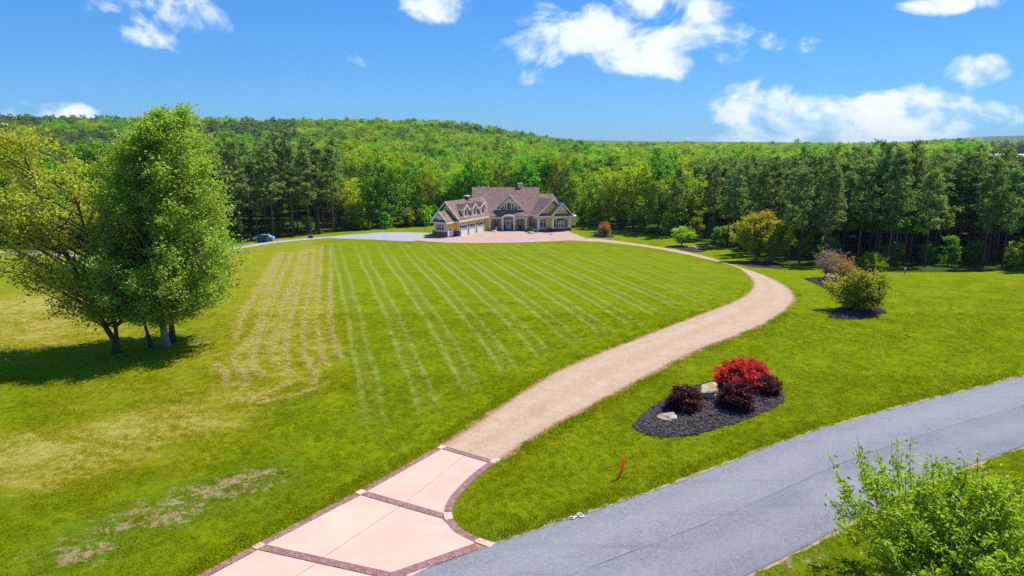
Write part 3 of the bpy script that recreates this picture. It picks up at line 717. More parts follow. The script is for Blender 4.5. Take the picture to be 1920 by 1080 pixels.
def grow(r, trunks, env, zlo, zhi, nb, ntw, nl, leaf, lsize, mats, names=('trunk', 'crown'), rise=0.8, twig=1.0, clump=0.35, wood_sides=5, tr_sides=8,
         br=0.05, asp=0.62, up=0.6, minr=0.15, hollow=0.25, sag=0.0, skew=(0, 0)):
    """trunks: list of (points, base radius). env(h 0..1) -> crown radius. returns wood mesh, leaf mesh"""
    wood = MB()
    for pts, r0 in trunks:
        k = len(pts); wood.tube(pts, [r0 * 1.35] + [r0 * (1 - 0.85 * i / (k - 1)) for i in range(1, k)], tr_sides)
    pts_all = []
    hs = np.linspace(0, 1, 40); wgt = np.array([env(h) for h in hs]) + minr; wgt /= wgt.sum()
    for b in range(nb):
        h = r.choice(hs, p=wgt) + r.uniform(-0.012, 0.012); z = zlo + (zhi - zlo) * np.clip(h, 0, 1); Rr = env(np.clip(h, 0, 1))
        tp, r0 = trunks[b % len(trunks)]; tp = np.asarray(tp, float)
        a = r.uniform(0, 2 * math.pi); q = Rr * math.sqrt(r.uniform(hollow, 1.0)); q *= r.uniform(0.88, 1.07)
        cz = np.array([np.interp(z, tp[:, 2], tp[:, 0]), np.interp(z, tp[:, 2], tp[:, 1])]) * 0.6 + np.array(skew) * h
        tip = np.array([cz[0] + q * math.cos(a), cz[1] + q * math.sin(a), z])
        za = np.clip(z - q * rise - 0.05 * (zhi - zlo), tp[0, 2] + 0.12 * (zhi - tp[0, 2]), tp[-1, 2] * 0.97)
        at_ = np.array([np.interp(za, tp[:, 2], tp[:, 0]), np.interp(za, tp[:, 2], tp[:, 1]), za])
        mid = (at_ + tip) / 2 + np.array([0, 0, (0.12 - sag) * q]) + r.normal(0, 0.08, 3) * q
        B = bez(at_, mid, tip, 6); ln = np.linalg.norm(tip - at_)
        wood.tube(B, [max(0.008, br * (ln / 4) ** 0.6 * (1 - 0.85 * i / 5)) for i in range(6)], wood_sides, False)
        t = r.uniform(0.3, 1.05, ntw) ** 0.8; base = np.stack([np.interp(t, np.linspace(0, 1, 6), B[:, i]) for i in range(3)], 1)
        d = unit(r.normal(0, 1, (ntw, 3)) * (1, 1, 0.7) + unit((tip - at_)[None]) * 0.7 + (0, 0, 0.15 - sag)); tl = twig * r.uniform(0.4, 1.1, ntw)
        end = base + d * tl[:, None]
        for e in range(ntw):
            if leaf > 0 and e % 2 == 0: wood.tube([base[e], end[e]], [0.012 * leaf, 0.004 * leaf], 3, False)
        u = r.uniform(0.15, 1.05, (ntw, nl, 1)); c = base[:, None] + (end - base)[:, None] * u + r.normal(0, clump, (ntw, nl, 3)) * (1, 1, 0.75)
        pts_all.append(c.reshape(-1, 3))
    P = np.concatenate(pts_all)
    return mesh_np(names[0], np.array(wood.v), wood.f, True, mats[0]), leaf_mesh(names[1], P, lsize, r, mats[1], up, asp)
def plant(name, loc, wood, leaf, label, cat, group=None, rotz=0.0, scale=1.0, names=('trunk', 'crown')):
    e = empty(name, loc, label, cat, group, rotz); e.scale = (scale,) * 3 if np.isscalar(scale) else scale
    if wood is not None: new_obj(names[0], wood, None, e)
    if leaf is not None: new_obj(names[1], leaf, None, e)
    return e
def G3(x, y, dz=0.0): return (float(x), float(y), ztf(x, y) + dz)

# --- forest trees: a few grown forms, each copied as individuals
def wood_form(seed, H, Rc, mat, low=0.22, nb=46, nl=15):
    r = np.random.default_rng(seed); k = r.uniform(0.35, 0.6)
    env = lambda h: Rc * (max(0.0, 1 - ((h - k) / (1.02 - k if h > k else k + 0.18)) ** 2)) ** 0.5
    tp = [(0, 0, -0.5)] + [(r.normal(0, 0.18) * i, r.normal(0, 0.18) * i, H * 0.9 * i / 5) for i in range(1, 6)]
    return grow(r, [(tp, 0.24)], env, H * low, H, nb, 5, nl, 0, 0.52, (M['bark_dark'], M[mat]), twig=1.3, clump=0.5, wood_sides=4, tr_sides=6, br=0.06, asp=0.75, hollow=0.45, up=0.9)
def pine_form(seed, H, low=0.34, Rc=2.5, nb=70):
    r = np.random.default_rng(seed); wood = MB()
    lean = r.normal(0, 0.25, 2); pts = [(lean[0] * (i / 6) ** 2, lean[1] * (i / 6) ** 2, -0.5 + (H + 0.4) * i / 6) for i in range(7)]
    wood.tube(pts, [0.24] + [0.19 * (1 - 0.85 * i / 6) for i in range(1, 7)], 6)
    P = []
    for b in range(nb):
        h = low + (1 - low) * r.uniform(0, 1) ** 0.85; z = h * H; t = (h - low) / (1 - low)
        ln = Rc * (0.35 + 0.9 * (1 - t) ** 0.8) * r.uniform(0.55, 1.15) * (1.0 if t > 0.12 else 0.75); a = r.uniform(0, 2 * math.pi)
        o = np.array([lean[0] * h * h, lean[1] * h * h, z]); tip = o + np.array([math.cos(a) * ln, math.sin(a) * ln, ln * r.uniform(0.05, 0.5)])
        B = bez(o, (o + tip) / 2 - (0, 0, 0.1 * ln), tip, 4); wood.tube(B, [0.045, 0.035, 0.025, 0.01], 4, False)
        nc = int(3 + ln * 1.8)
        for c in range(nc):
            q = B[-1] + (B[1] - B[-1]) * r.uniform(0, 0.75) + r.normal(0, 0.22, 3) * (1, 1, 0.6)
            P.append(q + r.normal(0, 0.20, (7, 3)) * (1, 1, 0.75) + (0, 0, 0.12))
    for i in range(5): P.append(np.array([lean[0], lean[1], H - 0.35 * i]) + r.normal(0, 0.22 + 0.08 * i, (9, 3)))
    P = np.concatenate(P)
    return mesh_np('trunk', np.array(wood.v), wood.f, True, M['bark_pine']), leaf_mesh('crown', P, 0.55, r, M['leaf_pine'], 0.4, 0.30, 0.10)
W_FORMS = [wood_form(100 + i, 19 + 1.6 * (i % 3), 4.9 + 0.6 * (i % 4), 'leaf_wood') for i in range(7)]
L_FORMS = [wood_form(200 + i, 18 + 1.6 * (i % 3), 4.8 + 0.5 * (i % 3), 'leaf_lime') for i in range(4)]
P_FORMS = [pine_form(300 + i, 18.0 + 1.2 * (i % 3)) for i in range(7)]
U_FORMS = [wood_form(400 + i, 8.0 + i, 2.9, 'leaf_wood', 0.06, 30, 16) for i in range(3)] + [wood_form(410 + i, 8.5 + i, 2.8, 'leaf_lime', 0.06, 30, 16) for i in range(2)]

WE = resample(wood_edge, 900)
def edge_side(t_px):      # index along the wood edge nearest to the ground point below a point of the photo
    p = at(*t_px); return int(np.argmin(np.linalg.norm(WE - p, axis=1)))
tang = unit(np.gradient(WE, axis=0)); INW = np.stack([-tang[:, 1], tang[:, 0]], 1)      # into the wood
src_crowns = []
placed = []
def free(p, rad):
    for q, rr in placed:
        if abs(q[0] - p[0]) < rad and abs(q[1] - p[1]) < rad and math.hypot(q[0] - p[0], q[1] - p[1]) < min(rad, rr): return False
    return True
def put(form, p, name, label, cat, group, s, rz):
    e = plant(name, G3(p[0], p[1]), form[0], form[1], label, cat, group, rz, s); placed.append((p, 1e9)); return e
i_pl, i_pl2 = edge_side((425, 459)), edge_side((648, 435))      # pine group left of the house
i_h0, i_h1 = edge_side((830, 421)), edge_side((1090, 420))
i_pr = edge_side((1255, 444)); 
fr = np.random.default_rng(55)
IN = lambda i, d: WE[min(i, len(WE) - 1)] + INW[min(i, len(WE) - 1)] * d
def scatter(i0, i1, d0, d1, gap, n, fn):
    got = 0; tries = 0
    while got < n and tries < n * 40:
        tries += 1; i = int(fr.uniform(i0, i1)); d = fr.uniform(d0, d1) ; p = IN(i, d)
        if not poly_mask(wood_poly, np.array([p[0]]), np.array([p[1]]))[0]: continue
        if poly_dist(lane_C, np.array([p[0]]), np.array([p[1]]))[0] < 2.6: continue
        if free(p, gap): fn(p, d); got += 1
n_e = len(WE)
MARKS = [((830, 421), 'behind the garage wing'), ((960, 417), 'behind the main roof'), ((1090, 420), 'beside the far end of the house'), ((1140, 428), 'behind the small russet bush'),
         ((1280, 447), 'behind the small lime tree'), ((1370, 468), 'just before the crape myrtles'), ((1440, 487), 'behind the crape myrtles'), ((1560, 505), 'behind the mauve bushes'), ((1640, 509), 'behind the round bush'),
         ((1720, 511), 'behind the white-capped post'), ((1860, 508), 'at the open end of the stand'), ((730, 428), 'behind the gravel pad'), ((640, 435), 'at the house end of the gravel lane'), ((583, 442), 'behind the utility box'),
         ((497, 450), 'behind the parked car'), ((400, 460), 'between the parked car and the birches'), ((250, 466), 'behind the birch clump'), ((60, 465), 'along the gravel lane beyond the birches')]
MARK_P = np.array([at(*m_[0]) for m_ in MARKS])
def where(p, d):
    w = MARKS[int(np.argmin(np.linalg.norm(MARK_P - np.asarray(p), axis=1)))][1]
    return ('at the edge ' if d < 9 else 'further in, ' if d < 28 else 'far in, ') + w
def dec(p, d):
    w = where(p, d)
    if fr.uniform() < 0.34: put(L_FORMS[int(fr.integers(len(L_FORMS)))], p, 'broadleaf_tree', 'lime green broadleaf tree ' + w, 'tree', 'lime trees ' + w, fr.uniform(0.66, 0.92), fr.uniform(0, 6.28))
    else: put(W_FORMS[int(fr.integers(len(W_FORMS)))], p, 'broadleaf_tree', 'mid green broadleaf tree ' + w, 'tree', 'green trees ' + w, fr.uniform(0.64, 0.94), fr.uniform(0, 6.28))
def pin_l(p, d): w = where(p, d); put(P_FORMS[int(fr.integers(len(P_FORMS)))], p, 'pine_tree', 'tall grey-green pine ' + w, 'tree', 'tall pines ' + w, fr.uniform(1.0, 1.28) * 0.98, fr.uniform(0, 6.28))
def pin_r(p, d): w = where(p, d); put(P_FORMS[int(fr.integers(len(P_FORMS)))], p, 'pine_tree', 'slender dark pine ' + w, 'tree', 'stand pines ' + w, fr.uniform(0.80, 0.92) + min(d, 40) * 0.003, fr.uniform(0, 6.28))
def und(p, d, dark=False):
    k = int(fr.integers(len(U_FORMS))); w = where(p, d)
    if dark and k >= 3 and fr.uniform() < 0.85: k -= 3
    lim = k >= 3
    put(U_FORMS[k], p, 'understory_tree', ('low lime green sapling ' if lim else 'low dark leafy tree ') + w, 'tree', ('saplings ' if lim else 'low trees ') + w, fr.uniform(0.28, 0.55) if dark else fr.uniform(0.45, 0.9), fr.uniform(0, 6.28))
scatter(i_pl, i_pl2, 1.0, 26, 3.4, 34, pin_l)
scatter(i_pr, n_e - 130, 1.0, 9, 2.1, 66, pin_r)
scatter(i_pr, n_e - 130, 8.0, 40, 2.6, 150, pin_r)
scatter(i_pl2, i_pr, 1.5, 8, 4.6, 26, dec)
scatter(i_pl2 - 20, i_pr + 10, 8, 60, 5.0, 95, dec)
scatter(60, i_pl + 8, 2, 40, 5.2, 60, dec)
scatter(i_pl2, i_pr, 0.5, 4, 3.0, 26, und)
scatter(i_pr - 30, n_e - 130, 4.5, 11, 2.2, 26, lambda p, d: und(p, d, True))
scatter(60, i_pl2, 4, 10, 3.4, 22, lambda p, d: und(p, d, True))
scatter(i_pr, n_e - 130, 7, 17, 2.0, 44, lambda p, d: und(p, d, True))

# --- the woods beyond, as one mass
def instancer(name, pts, rots, scl, idx, sources, label, extra=None):
    me = bpy.data.meshes.new(name); n = len(pts)
    me.vertices.add(n); me.vertices.foreach_set('co', np.asarray(pts, np.float32).ravel())
    for nm, typ, a in [('rot', 'FLOAT_VECTOR', rots), ('scl', 'FLOAT_VECTOR', scl), ('pick', 'INT', idx)] + [(k, 'FLOAT', v) for k, v in (extra or {}).items()]:
        at_ = me.attributes.new(nm, typ, 'POINT'); a = np.asarray(a, np.int32 if typ == 'INT' else np.float32)
        at_.data.foreach_set('vector' if typ == 'FLOAT_VECTOR' else 'value', a.ravel())
    o = new_obj(name, me); tag(o, label, kind='stuff')
    ng = bpy.data.node_groups.new(name + '_scatter', 'GeometryNodeTree')
    ng.interface.new_socket('Geometry', in_out='INPUT', socket_type='NodeSocketGeometry'); ng.interface.new_socket('Geometry', in_out='OUTPUT', socket_type='NodeSocketGeometry')
    N, L = ng.nodes, ng.links; gi = N.new('NodeGroupInput'); go = N.new('NodeGroupOutput')
    iop = N.new('GeometryNodeInstanceOnPoints'); L.new(gi.outputs[0], iop.inputs['Points'])
    gti = N.new('GeometryNodeJoinGeometry')
    for s in reversed(sources):
        oi = N.new('GeometryNodeObjectInfo'); oi.inputs['Object'].default_value = s; oi.inputs['As Instance'].default_value = True; oi.transform_space = 'ORIGINAL'
        L.new(oi.outputs['Geometry'], gti.inputs[0])
    L.new(gti.outputs[0], iop.inputs['Instance']); iop.inputs['Pick Instance'].default_value = True
    def na(nm, t):
        x = N.new('GeometryNodeInputNamedAttribute'); x.data_type = t; x.inputs['Name'].default_value = nm
        return [q for q in x.outputs if q.enabled and q.name == 'Attribute'][0]
    L.new(na('rot', 'FLOAT_VECTOR'), iop.inputs['Rotation']); L.new(na('scl', 'FLOAT_VECTOR'), iop.inputs['Scale']); L.new(na('pick', 'INT'), iop.inputs['Instance Index'])
    L.new(iop.outputs[0], go.inputs[0])
    md = o.modifiers.new('scatter', 'NODES'); md.node_group = ng
    return o
def far_woods():
    r = np.random.default_rng(99); pts = []
    for d0, d1, gap in [(150, 420, 7.2), (420, 800, 9.0), (800, 1250, 10.5), (1250, 2200, 14.0), (2200, 4400, 26.0)]:
        area = (d1 * d1 - d0 * d0) * 0.78; n = int(area / (gap * gap))
        a = r.uniform(-0.80, 0.78, n); d = np.sqrt(r.uniform(d0 * d0, d1 * d1, n))
        pts.append(np.stack([np.sin(a) * d, np.cos(a) * d, np.full(n, gap / 6.0)], 1))
    n = 2600; a = r.uniform(0.26, 0.80, n); d = np.sqrt(r.uniform(95 ** 2, 260 ** 2, n)); pts.append(np.stack([np.sin(a) * d, np.cos(a) * d, np.full(n, 0.9)], 1))
    P = np.concatenate(pts)
    ok = poly_mask(wood_poly, P[:, 0], P[:, 1]); d = np.hypot(P[:, 0], P[:, 1]); az = np.arctan2(P[:, 0], P[:, 1])
    ok &= ~((az > 0.592) & (d > 290) & (d < 1420))
    de = poly_dist(wood_edge, P[:, 0], P[:, 1]); ok &= (de > 40) | ((de > 14) & (az < -0.3)) | ((de > 14) & (az > 0.26))
    ok &= ~((d > 1200) & (az < 0.05) & (az > -0.9))           # behind the hill crest
    P = P[ok]; d = d[ok]; az = az[ok]; n = len(P)
    # stands of pine and of broadleaf
    f = np.sin(P[:, 0] * 0.011 + 1.3) * np.sin(P[:, 1] * 0.0085 + 0.4) + 0.5 * np.sin(P[:, 0] * 0.027 + P[:, 1] * 0.02)
    pine = (f > np.where(az > 0.1, 0.95, 0.62)) | ((az > 0.24) & (d < 260)) | ((az < -0.30) & (d > 620) & (d < 1000) & (np.sin(P[:, 0] * 0.02) > -0.6))
    nb = len(W_FORMS); nlm = len(L_FORMS); npn = len(P_FORMS)
    u = r.uniform(0, 1, n)
    idx = np.where(pine, nb + nlm + r.integers(0, npn, n), np.where(u < np.where(az > 0.1, 0.6, 0.42), nb + r.integers(0, nlm, n), r.integers(0, nb, n)))
    s = np.clip(P[:, 2], 0.9, 1.9) ** 0.25 * r.uniform(0.66, 1.12, n); sx = np.clip(P[:, 2], 1.0, 4.0) * r.uniform(0.75, 1.55, n)
    s = s * np.where((d < 420) & (az > -0.2), 0.82, 1.0)
    nearp = (az > 0.22) & (d < 265); s = np.where(nearp, r.uniform(0.74, 0.90, n), s); sx = np.where(nearp, r.uniform(0.8, 1.1, n), sx)
    S = np.stack([np.where(pine, sx, sx * 0.95), np.where(pine, sx, sx * 0.95), s], 1)
    Z = zt(P[:, 0], P[:, 1]); V = np.stack([P[:, 0], P[:, 1], Z], 1)
    Ro = np.stack([np.zeros(n), np.zeros(n), r.uniform(0, 6.28, n)], 1)
    srcs = []
    by_mesh = {}
    for o in C.objects:
        if o.type == 'MESH' and o.data.name not in by_mesh: by_mesh[o.data.name] = o
    for fm in W_FORMS + L_FORMS + P_FORMS: srcs.append(by_mesh[fm[1].name])
    instancer('distant_forest', V, Ro, S, idx, srcs, 'mixed forest rolling over the hill beyond the house')
    return n
far_woods()

# ------------------------------------------------------------------ the yellow house
HZ = -6.0
HO = Vector((0.0, 176.0, HZ))
class Fr:
    """s along a wall, d outwards from it, z above the floor"""
    def __init__(self, o, ang): self.o = np.array(o, float); self.d = np.array([math.cos(ang), math.sin(ang)]); self.n = np.array([self.d[1], -self.d[0]])
    def __call__(self, s, d, z):
        p = self.o + self.d * s + self.n * d; return (p[0] - HO.x, p[1] - HO.y, z)
    def sub(self, s, d): 
        f = Fr(self.o + self.d * s + self.n * d, 0); f.d = self.d; f.n = self.n; return f
    def turn(self, s, d, q):       # frame whose wall looks along our -s (q=-1) or +s (q=+1)
        f = Fr(self.o + self.d * s + self.n * d, 0)
        if q < 0: f.d = self.n; f.n = -self.d
        else: f.d = -self.n; f.n = self.d
        return f
house = empty('yellow_house', HO, 'large yellow house with brown shingle roofs, white trim and a three-door garage wing', 'house')
def bx(name, fr, s0, s1, d0, d1, z0, z1, mat, parent=None):
    m = MB(); m.box(s0, s1, d0, d1, z0, z1, fr); return m.build(name, M[mat], parent or house)
def face(name, fr, pts, d0, d1, mat, parent=None):
    m = MB(); m.prism([fr(s, d0, z) for s, z in pts], [fr(s, d1, z) for s, z in pts]); return m.build(name, M[mat], parent or house)
def gable(fr, s0, s1, dc, hw, ze, zr, t=0.22, along='s', ends=(1, 1), fascia=True):
    """ridge along s (or d): roof slopes, eave fascia, rake boards"""
    g = (lambda a, w, z: fr(a, dc + w, z)) if along == 's' else (lambda a, w, z: fr(dc + w, a, z))
    m = MB()
    for q in (-1, 1): m.prism([g(s0, q * hw, ze - t), g(s0, 0, zr - t), g(s0, 0, zr), g(s0, q * hw, ze)], [g(s1, q * hw, ze - t), g(s1, 0, zr - t), g(s1, 0, zr), g(s1, q * hw, ze)])
    roof = m.build('roof', M['shingle'], house)
    if fascia:
        f = MB()
        for q in (-1, 1):
            w0, w1 = sorted((q * (hw + 0.003), q * (hw + 0.07)))
            lo, hi = min(s0, s1), max(s0, s1)
            f.prism([g(lo, w0, ze - 0.36), g(hi, w0, ze - 0.36), g(hi, w1, ze - 0.36), g(lo, w1, ze - 0.36)], [g(lo, w0, ze - 0.02), g(hi, w0, ze - 0.02), g(hi, w1, ze - 0.02), g(lo, w1, ze - 0.02)])
        f.build('fascia', M['white_trim'], roof)
        for e, on in zip((s0, s1), ends):
            if not on: continue
            k = MB(); sg = -1 if e == min(s0, s1) else 1
            a, b = e + sg * 0.004, e + sg * 0.10
            for q in (-1, 1): k.prism([g(a, q * (hw + 0.07), ze - 0.42), g(a, 0, zr - 0.38), g(a, 0, zr + 0.03), g(a, q * (hw + 0.07), ze + 0.0)], [g(b, q * (hw + 0.07), ze - 0.42), g(b, 0, zr - 0.38), g(b, 0, zr + 0.03), g(b, q * (hw + 0.07), ze + 0.0)])
            k.build('rake_board', M['white_trim'], roof)
    return roof
def window(fr, s0, s1, z0, z1, cols=1, transom=0.0, parent=None, arch=False, t=0.13):
    """white frame standing proud with each pane set behind it"""
    m = MB(); p = parent or house; dd = 0.09
    m.box(s0 - t, s1 + t, 0.005, dd, z0 - t * 1.3, z0, fr); m.box(s0 - t, s1 + t, 0.005, dd, z1, z1 + t, fr)
    m.box(s0 - t, s0, 0.005, dd, z0, z1, fr); m.box(s1, s1 + t, 0.005, dd, z0, z1, fr)
    w = (s1 - s0) / cols
    for c in range(1, cols): m.box(s0 + c * w - t * 0.4, s0 + c * w + t * 0.4, 0.005, dd, z0, z1, fr)
    if transom: m.box(s0, s1, 0.004, dd - 0.01, z1 - transom - t * 0.4, z1 - transom + t * 0.4, fr)
    wn = m.build('window', M['white_trim'], p)
    rows = [(z0, z1 - transom - t * 0.4), (z1 - transom + t * 0.4, z1)] if transom else [(z0, z1)]
    for c in range(cols):
        for a, b in rows: bx('pane', fr, s0 + c * w + (t * 0.4 if c else 0), s0 + (c + 1) * w - (t * 0.4 if c < cols - 1 else 0), 0.002, 0.03, a, b, 'glass', wn)
    return wn
def arch_pts(s0, s1, z0, zs, rise, n=9):
    c = (s0 + s1) / 2; h = (s1 - s0) / 2
    return [(s0, z0), (s1, z0)] + [(c + h * math.cos(a), zs + rise * math.sin(a)) for a in np.linspace(0, math.pi, n)]
def arch_door(fr, s0, s1, zs, rise, lights, name='garage_door'):
    t = 0.17
    out = arch_pts(s0 - t, s1 + t, 0.0, zs, rise + t); inn = arch_pts(s0, s1, 0.0, zs, rise)
    sur = MB()
    o2, i2 = out[1:] + out[:1], inn[1:] + inn[:1]
    n = len(o2) - 1
    for i in range(n): sur.prism([fr(*((o2[i][0]), 0.004, o2[i][1])), fr(o2[i + 1][0], 0.004, o2[i + 1][1]), fr(i2[i + 1][0], 0.004, i2[i + 1][1]), fr(i2[i][0], 0.004, i2[i][1])],
                                 [fr(o2[i][0], 0.12, o2[i][1]), fr(o2[i + 1][0], 0.12, o2[i + 1][1]), fr(i2[i + 1][0], 0.12, i2[i + 1][1]), fr(i2[i][0], 0.12, i2[i][1])])
    d = face(name, fr, inn, 0.006, 0.04, 'door_white')
    sur.build('door_surround', M['white_trim'], d)
    w = (s1 - s0) * 0.86 / lights; a0 = s0 + (s1 - s0) * 0.07; c = (s0 + s1) / 2; h = (s1 - s0) / 2
    for i in range(lights):
        a, b = a0 + i * w + 0.06, a0 + (i + 1) * w - 0.06
        zz = lambda s: zs - 0.10 + (rise) * math.sqrt(max(0.02, 1 - ((s - c) / h) ** 2)) * 0.88
        face('pane', fr, [(a, zs - 0.28), (b, zs - 0.28), (b, zz(b)), (a, zz(a))], 0.045, 0.055, 'glass', d)
    return d
def bracket(fr, sc_, zr, slope, h, d0, d1):
    """sunburst truss filling a gable peak"""
    m = MB(); zb = zr - h; hw = h / slope
    m.box(sc_ - hw, sc_ + hw, d0, d1, zb - 0.12, zb + 0.10, fr)
    m.box(sc_ - 0.09, sc_ + 0.09, d0 + 0.003, d1 - 0.003, zb, zr - 0.3, fr)
    for q in (-1, 1):
        for fx, fz in ((0.52, 0.44), (0.30, 0.62)):
            a = np.array([sc_, zb + 0.1]); b = np.array([sc_ + q * hw * fx, zb + h * fz * 0.72]); d = (b - a) / np.linalg.norm(b - a); nn = np.array([-d[1], d[0]]) * 0.08
            pp = [a - nn, b - nn, b + nn, a + nn]; m.prism([fr(p[0], d0 + 0.006, p[1]) for p in pp], [fr(p[0], d1 - 0.006, p[1]) for p in pp])
    return m.build('gable_bracket', M['white_trim'], house)

# garage wing
GF = Fr((-12.75, 165.0), R(60.0)); GL, GW = 15.5, 7.4
bx('wing_wall', GF, 0, GL, -GW, 0, -0.3, 3.7, 'siding')
bx('stone_base', GF, -0.07, 0.55, -GW - 0.07, 0.07, -0.3, 1.35, 'stone')
gable(GF, -0.55, GL + 0.5, -GW / 2, GW / 2 + 0.55, 3.88, 8.42)
EG = GF.turn(0, 0, -1)                      # end wall: s to the right, d towards the viewer; its s=0 is the door corner
slope = (8.42 - 3.88) / (GW / 2 + 0.55)
face('gable_wall', EG, [(-GW - 0.02, 3.67), (0.02, 3.67), (-GW / 2, 3.7 + slope * (GW / 2) - 0.05)], -0.25, 0.01, 'siding')
bx('corner_board', EG, -0.16, 0.02, 0.012, 0.05, 1.36, 3.65, 'white_trim'); bx('corner_board', EG, -GW - 0.02, -GW + 0.14, 0.012, 0.05, 1.36, 3.65, 'white_trim')
bx('corner_board', GF, -0.02, 0.16, 0.012, 0.05, 1.36, 3.65, 'white_trim')
for s0, s1 in ((0.62, 3.45), (4.25, 7.1), (7.95, 10.85)): arch_door(GF, s0, s1, 2.25, 0.55, 4)
for s in (3.86, 7.52): bx('stone_pier', GF, s - 0.16, s + 0.16, 0.01, 0.14, -0.2, 1.3, 'stone')
for s in (0.28, 3.86, 7.52, 11.2):
    m = MB(); m.box(s - 0.10, s + 0.10, 0.05, 0.28, 2.2, 2.62, GF); m.box(s - 0.05, s + 0.05, 0.004, 0.09, 2.3, 2.75, GF); m.build('wall_lantern', M['black_iron'], house)
bx('eave_band', GF, 0.0, GL, 0.012, 0.06, 3.40, 3.66, 'white_trim')
# pent roof across the foot of the end gable
def pent(fr, s0, s1, d_in, d_out, z_in, z_out, mat='shingle'):
    m = MB(); m.prism([fr(s0, d_in, z_in - 0.12), fr(s0, d_out, z_out - 0.12), fr(s0, d_out, z_out), fr(s0, d_in, z_in)], [fr(s1, d_in, z_in - 0.12), fr(s1, d_out, z_out - 0.12), fr(s1, d_out, z_out), fr(s1, d_in, z_in)])
    r_ = m.build('pent_roof', M[mat], house)
    bx('fascia', fr, s0 - 0.02, s1 + 0.02, d_out + 0.003, d_out + 0.07, z_out - 0.30, z_out - 0.01, 'white_trim', r_); return r_
pent(EG, -GW - 0.5, 0.5, 0.0, 0.75, 4.40, 3.80)
# bay with the three-light window, its own gable and a side door
BW0, BW1, BD = -5.15, -1.35, 3.3
bx('bay_wall', EG, BW0, BW1, -0.2, BD, -0.3, 3.55, 'siding'); bx('stone_base', EG, BW0 - 0.07, BW1 + 0.07, -0.1, BD + 0.07, -0.3, 1.35, 'stone')
bc = (BW0 + BW1) / 2; bh = (BW1 - BW0) / 2 + 0.55
gable(EG, -0.6, BD + 0.55, bc, bh, 3.75, 6.25, along='d', ends=(0, 1))
bslope = (6.25 - 3.75) / bh
face('gable_wall', EG, [(BW0 - 0.01, 3.5), (BW1 + 0.01, 3.5), (bc, 3.55 + bslope * (BW1 - BW0) / 2)], BD - 0.25, BD + 0.01, 'siding')
pent(EG, BW0 - 0.4, BW1 + 0.4, BD, BD + 0.6, 4.2, 3.72); bracket(EG, bc, 6.05, bslope, 1.35, BD + 0.42, BD + 0.54)
BF = EG.sub(0, BD)
window(BF, BW0 + 0.75, BW1 - 0.8, 1.65, 3.05, 3, 0.45)
for s in (BW0, BW1 - 0.16): bx('corner_board', BF, s - 0.01, s + 0.17, 0.012, 0.05, 1.36, 3.5, 'white_trim')
BS = EG.turn(BW1, 0, 1)        # side of the bay, towards the forecourt
BSf = Fr((0, 0), 0); BSf.o = EG.o + EG.d * BW1 + EG.n * BD; BSf.d = -EG.n; BSf.n = EG.d
BSf = BSf.sub(0, 0.075); arch_door(BSf, 0.25, 2.15, 1.9, 0.42, 3, 'side_door')
# wall dormers on the garage roof
for s in (3.0, 6.9, 10.8):
    dw = 0.95; DF = GF.sub(s, -0.2)
    bx('dormer_wall', DF, -dw, dw, -3.4, 0, 3.9, 6.38, 'siding')
    face('gable_wall', DF, [(-dw, 6.34), (dw, 6.34), (0, 7.4)], -0.2, 0.01, 'siding')
    gable(DF, -3.9, 0.38, 0, dw + 0.30, 6.40, 7.65, 0.14, along='d', ends=(0, 1))
    window(DF, -0.45, 0.45, 4.80, 6.30, 1, 0.5, t=0.18)
    for q in (-1, 1): bx('corner_board', DF, q * dw - 0.08, q * dw + 0.08, 0.012, 0.05, 4.2, 6.34, 'white_trim')
m = MB(); m.box(8.6, 9.6, -GW / 2 - 0.5, -GW / 2 + 0.5, 7.7, 9.0, GF); v_ = m.build('roof_vent', M['stone'], house); bx('cap', GF, 8.5, 9.7, -GW / 2 - 0.6, -GW / 2 + 0.6, 9.003, 9.25, 'white_trim', v_)

# main block and porch
MF = Fr((0.0, 178.6), 0.0)                 # back wall of the porch, looking at the viewer (d = -y)
bx('main_wall', MF, -10.2, 7.0, -13.5, 0, -0.3, 4.1, 'siding')
RY, EY, RZ_, EZ = 185.5, 175.75, 10.65, 3.78
m = MB()
for ye, sg in ((EY, 1), (195.2, -1)):
    a = lambda x, y, z: (x - HO.x, y - HO.y, z)
    m.prism([a(-10.7, ye, EZ - 0.2), a(7.35, ye, EZ - 0.2), a(7.35, RY, RZ_ - 0.2), a(-10.7, RY, RZ_ - 0.2)], [a(-10.7, ye, EZ), a(7.35, ye, EZ), a(7.35, RY, RZ_), a(-10.7, RY, RZ_)])
mroof = m.build('roof', M['shingle'], house)
m = MB()
for xx in (-10.2, 6.9): m.prism([a(xx, 177.5, 4.9), a(xx, 193.5, 4.9), a(xx, RY, 10.3)], [a(xx + 0.15, 177.5, 4.9), a(xx + 0.15, 193.5, 4.9), a(xx + 0.15, RY, 10.3)])
m.build('gable_wall', M['siding'], house)
m = MB(); m.box(1.6, 2.8, 9.2, 10.1, 9.6, 11.55); ch = m.build('chimney', M['chimney_stucco'], mroof)
m = MB(); m.box(1.5, 2.9, 9.1, 10.2, 11.555, 11.75); m.build('chimney_cap', M['white_trim'], mroof)
m = MB(); m.tube([(2.3, 9.6, 11.7), (2.3, 9.6, 12.2)], 0.16, 8); m.build('flue', M['rim_metal'], mroof)
msl = (RZ_ - EZ) / (RY - EY)
# lower hipped roof at the right of the main block
m = MB(); hv = [a(6.9, 178.5, 4.1), a(14.6, 178.5, 4.1), a(14.6, 193.5, 4.1), a(6.9, 193.5, 4.1), a(6.9, 186, 8.9), a(11.0, 186, 8.9)]
m.add(hv, [[0, 1, 5, 4], [1, 2, 5], [2, 3, 4, 5], [0, 4, 3], [0, 3, 2, 1]]); m.build('roof', M['shingle'], house)
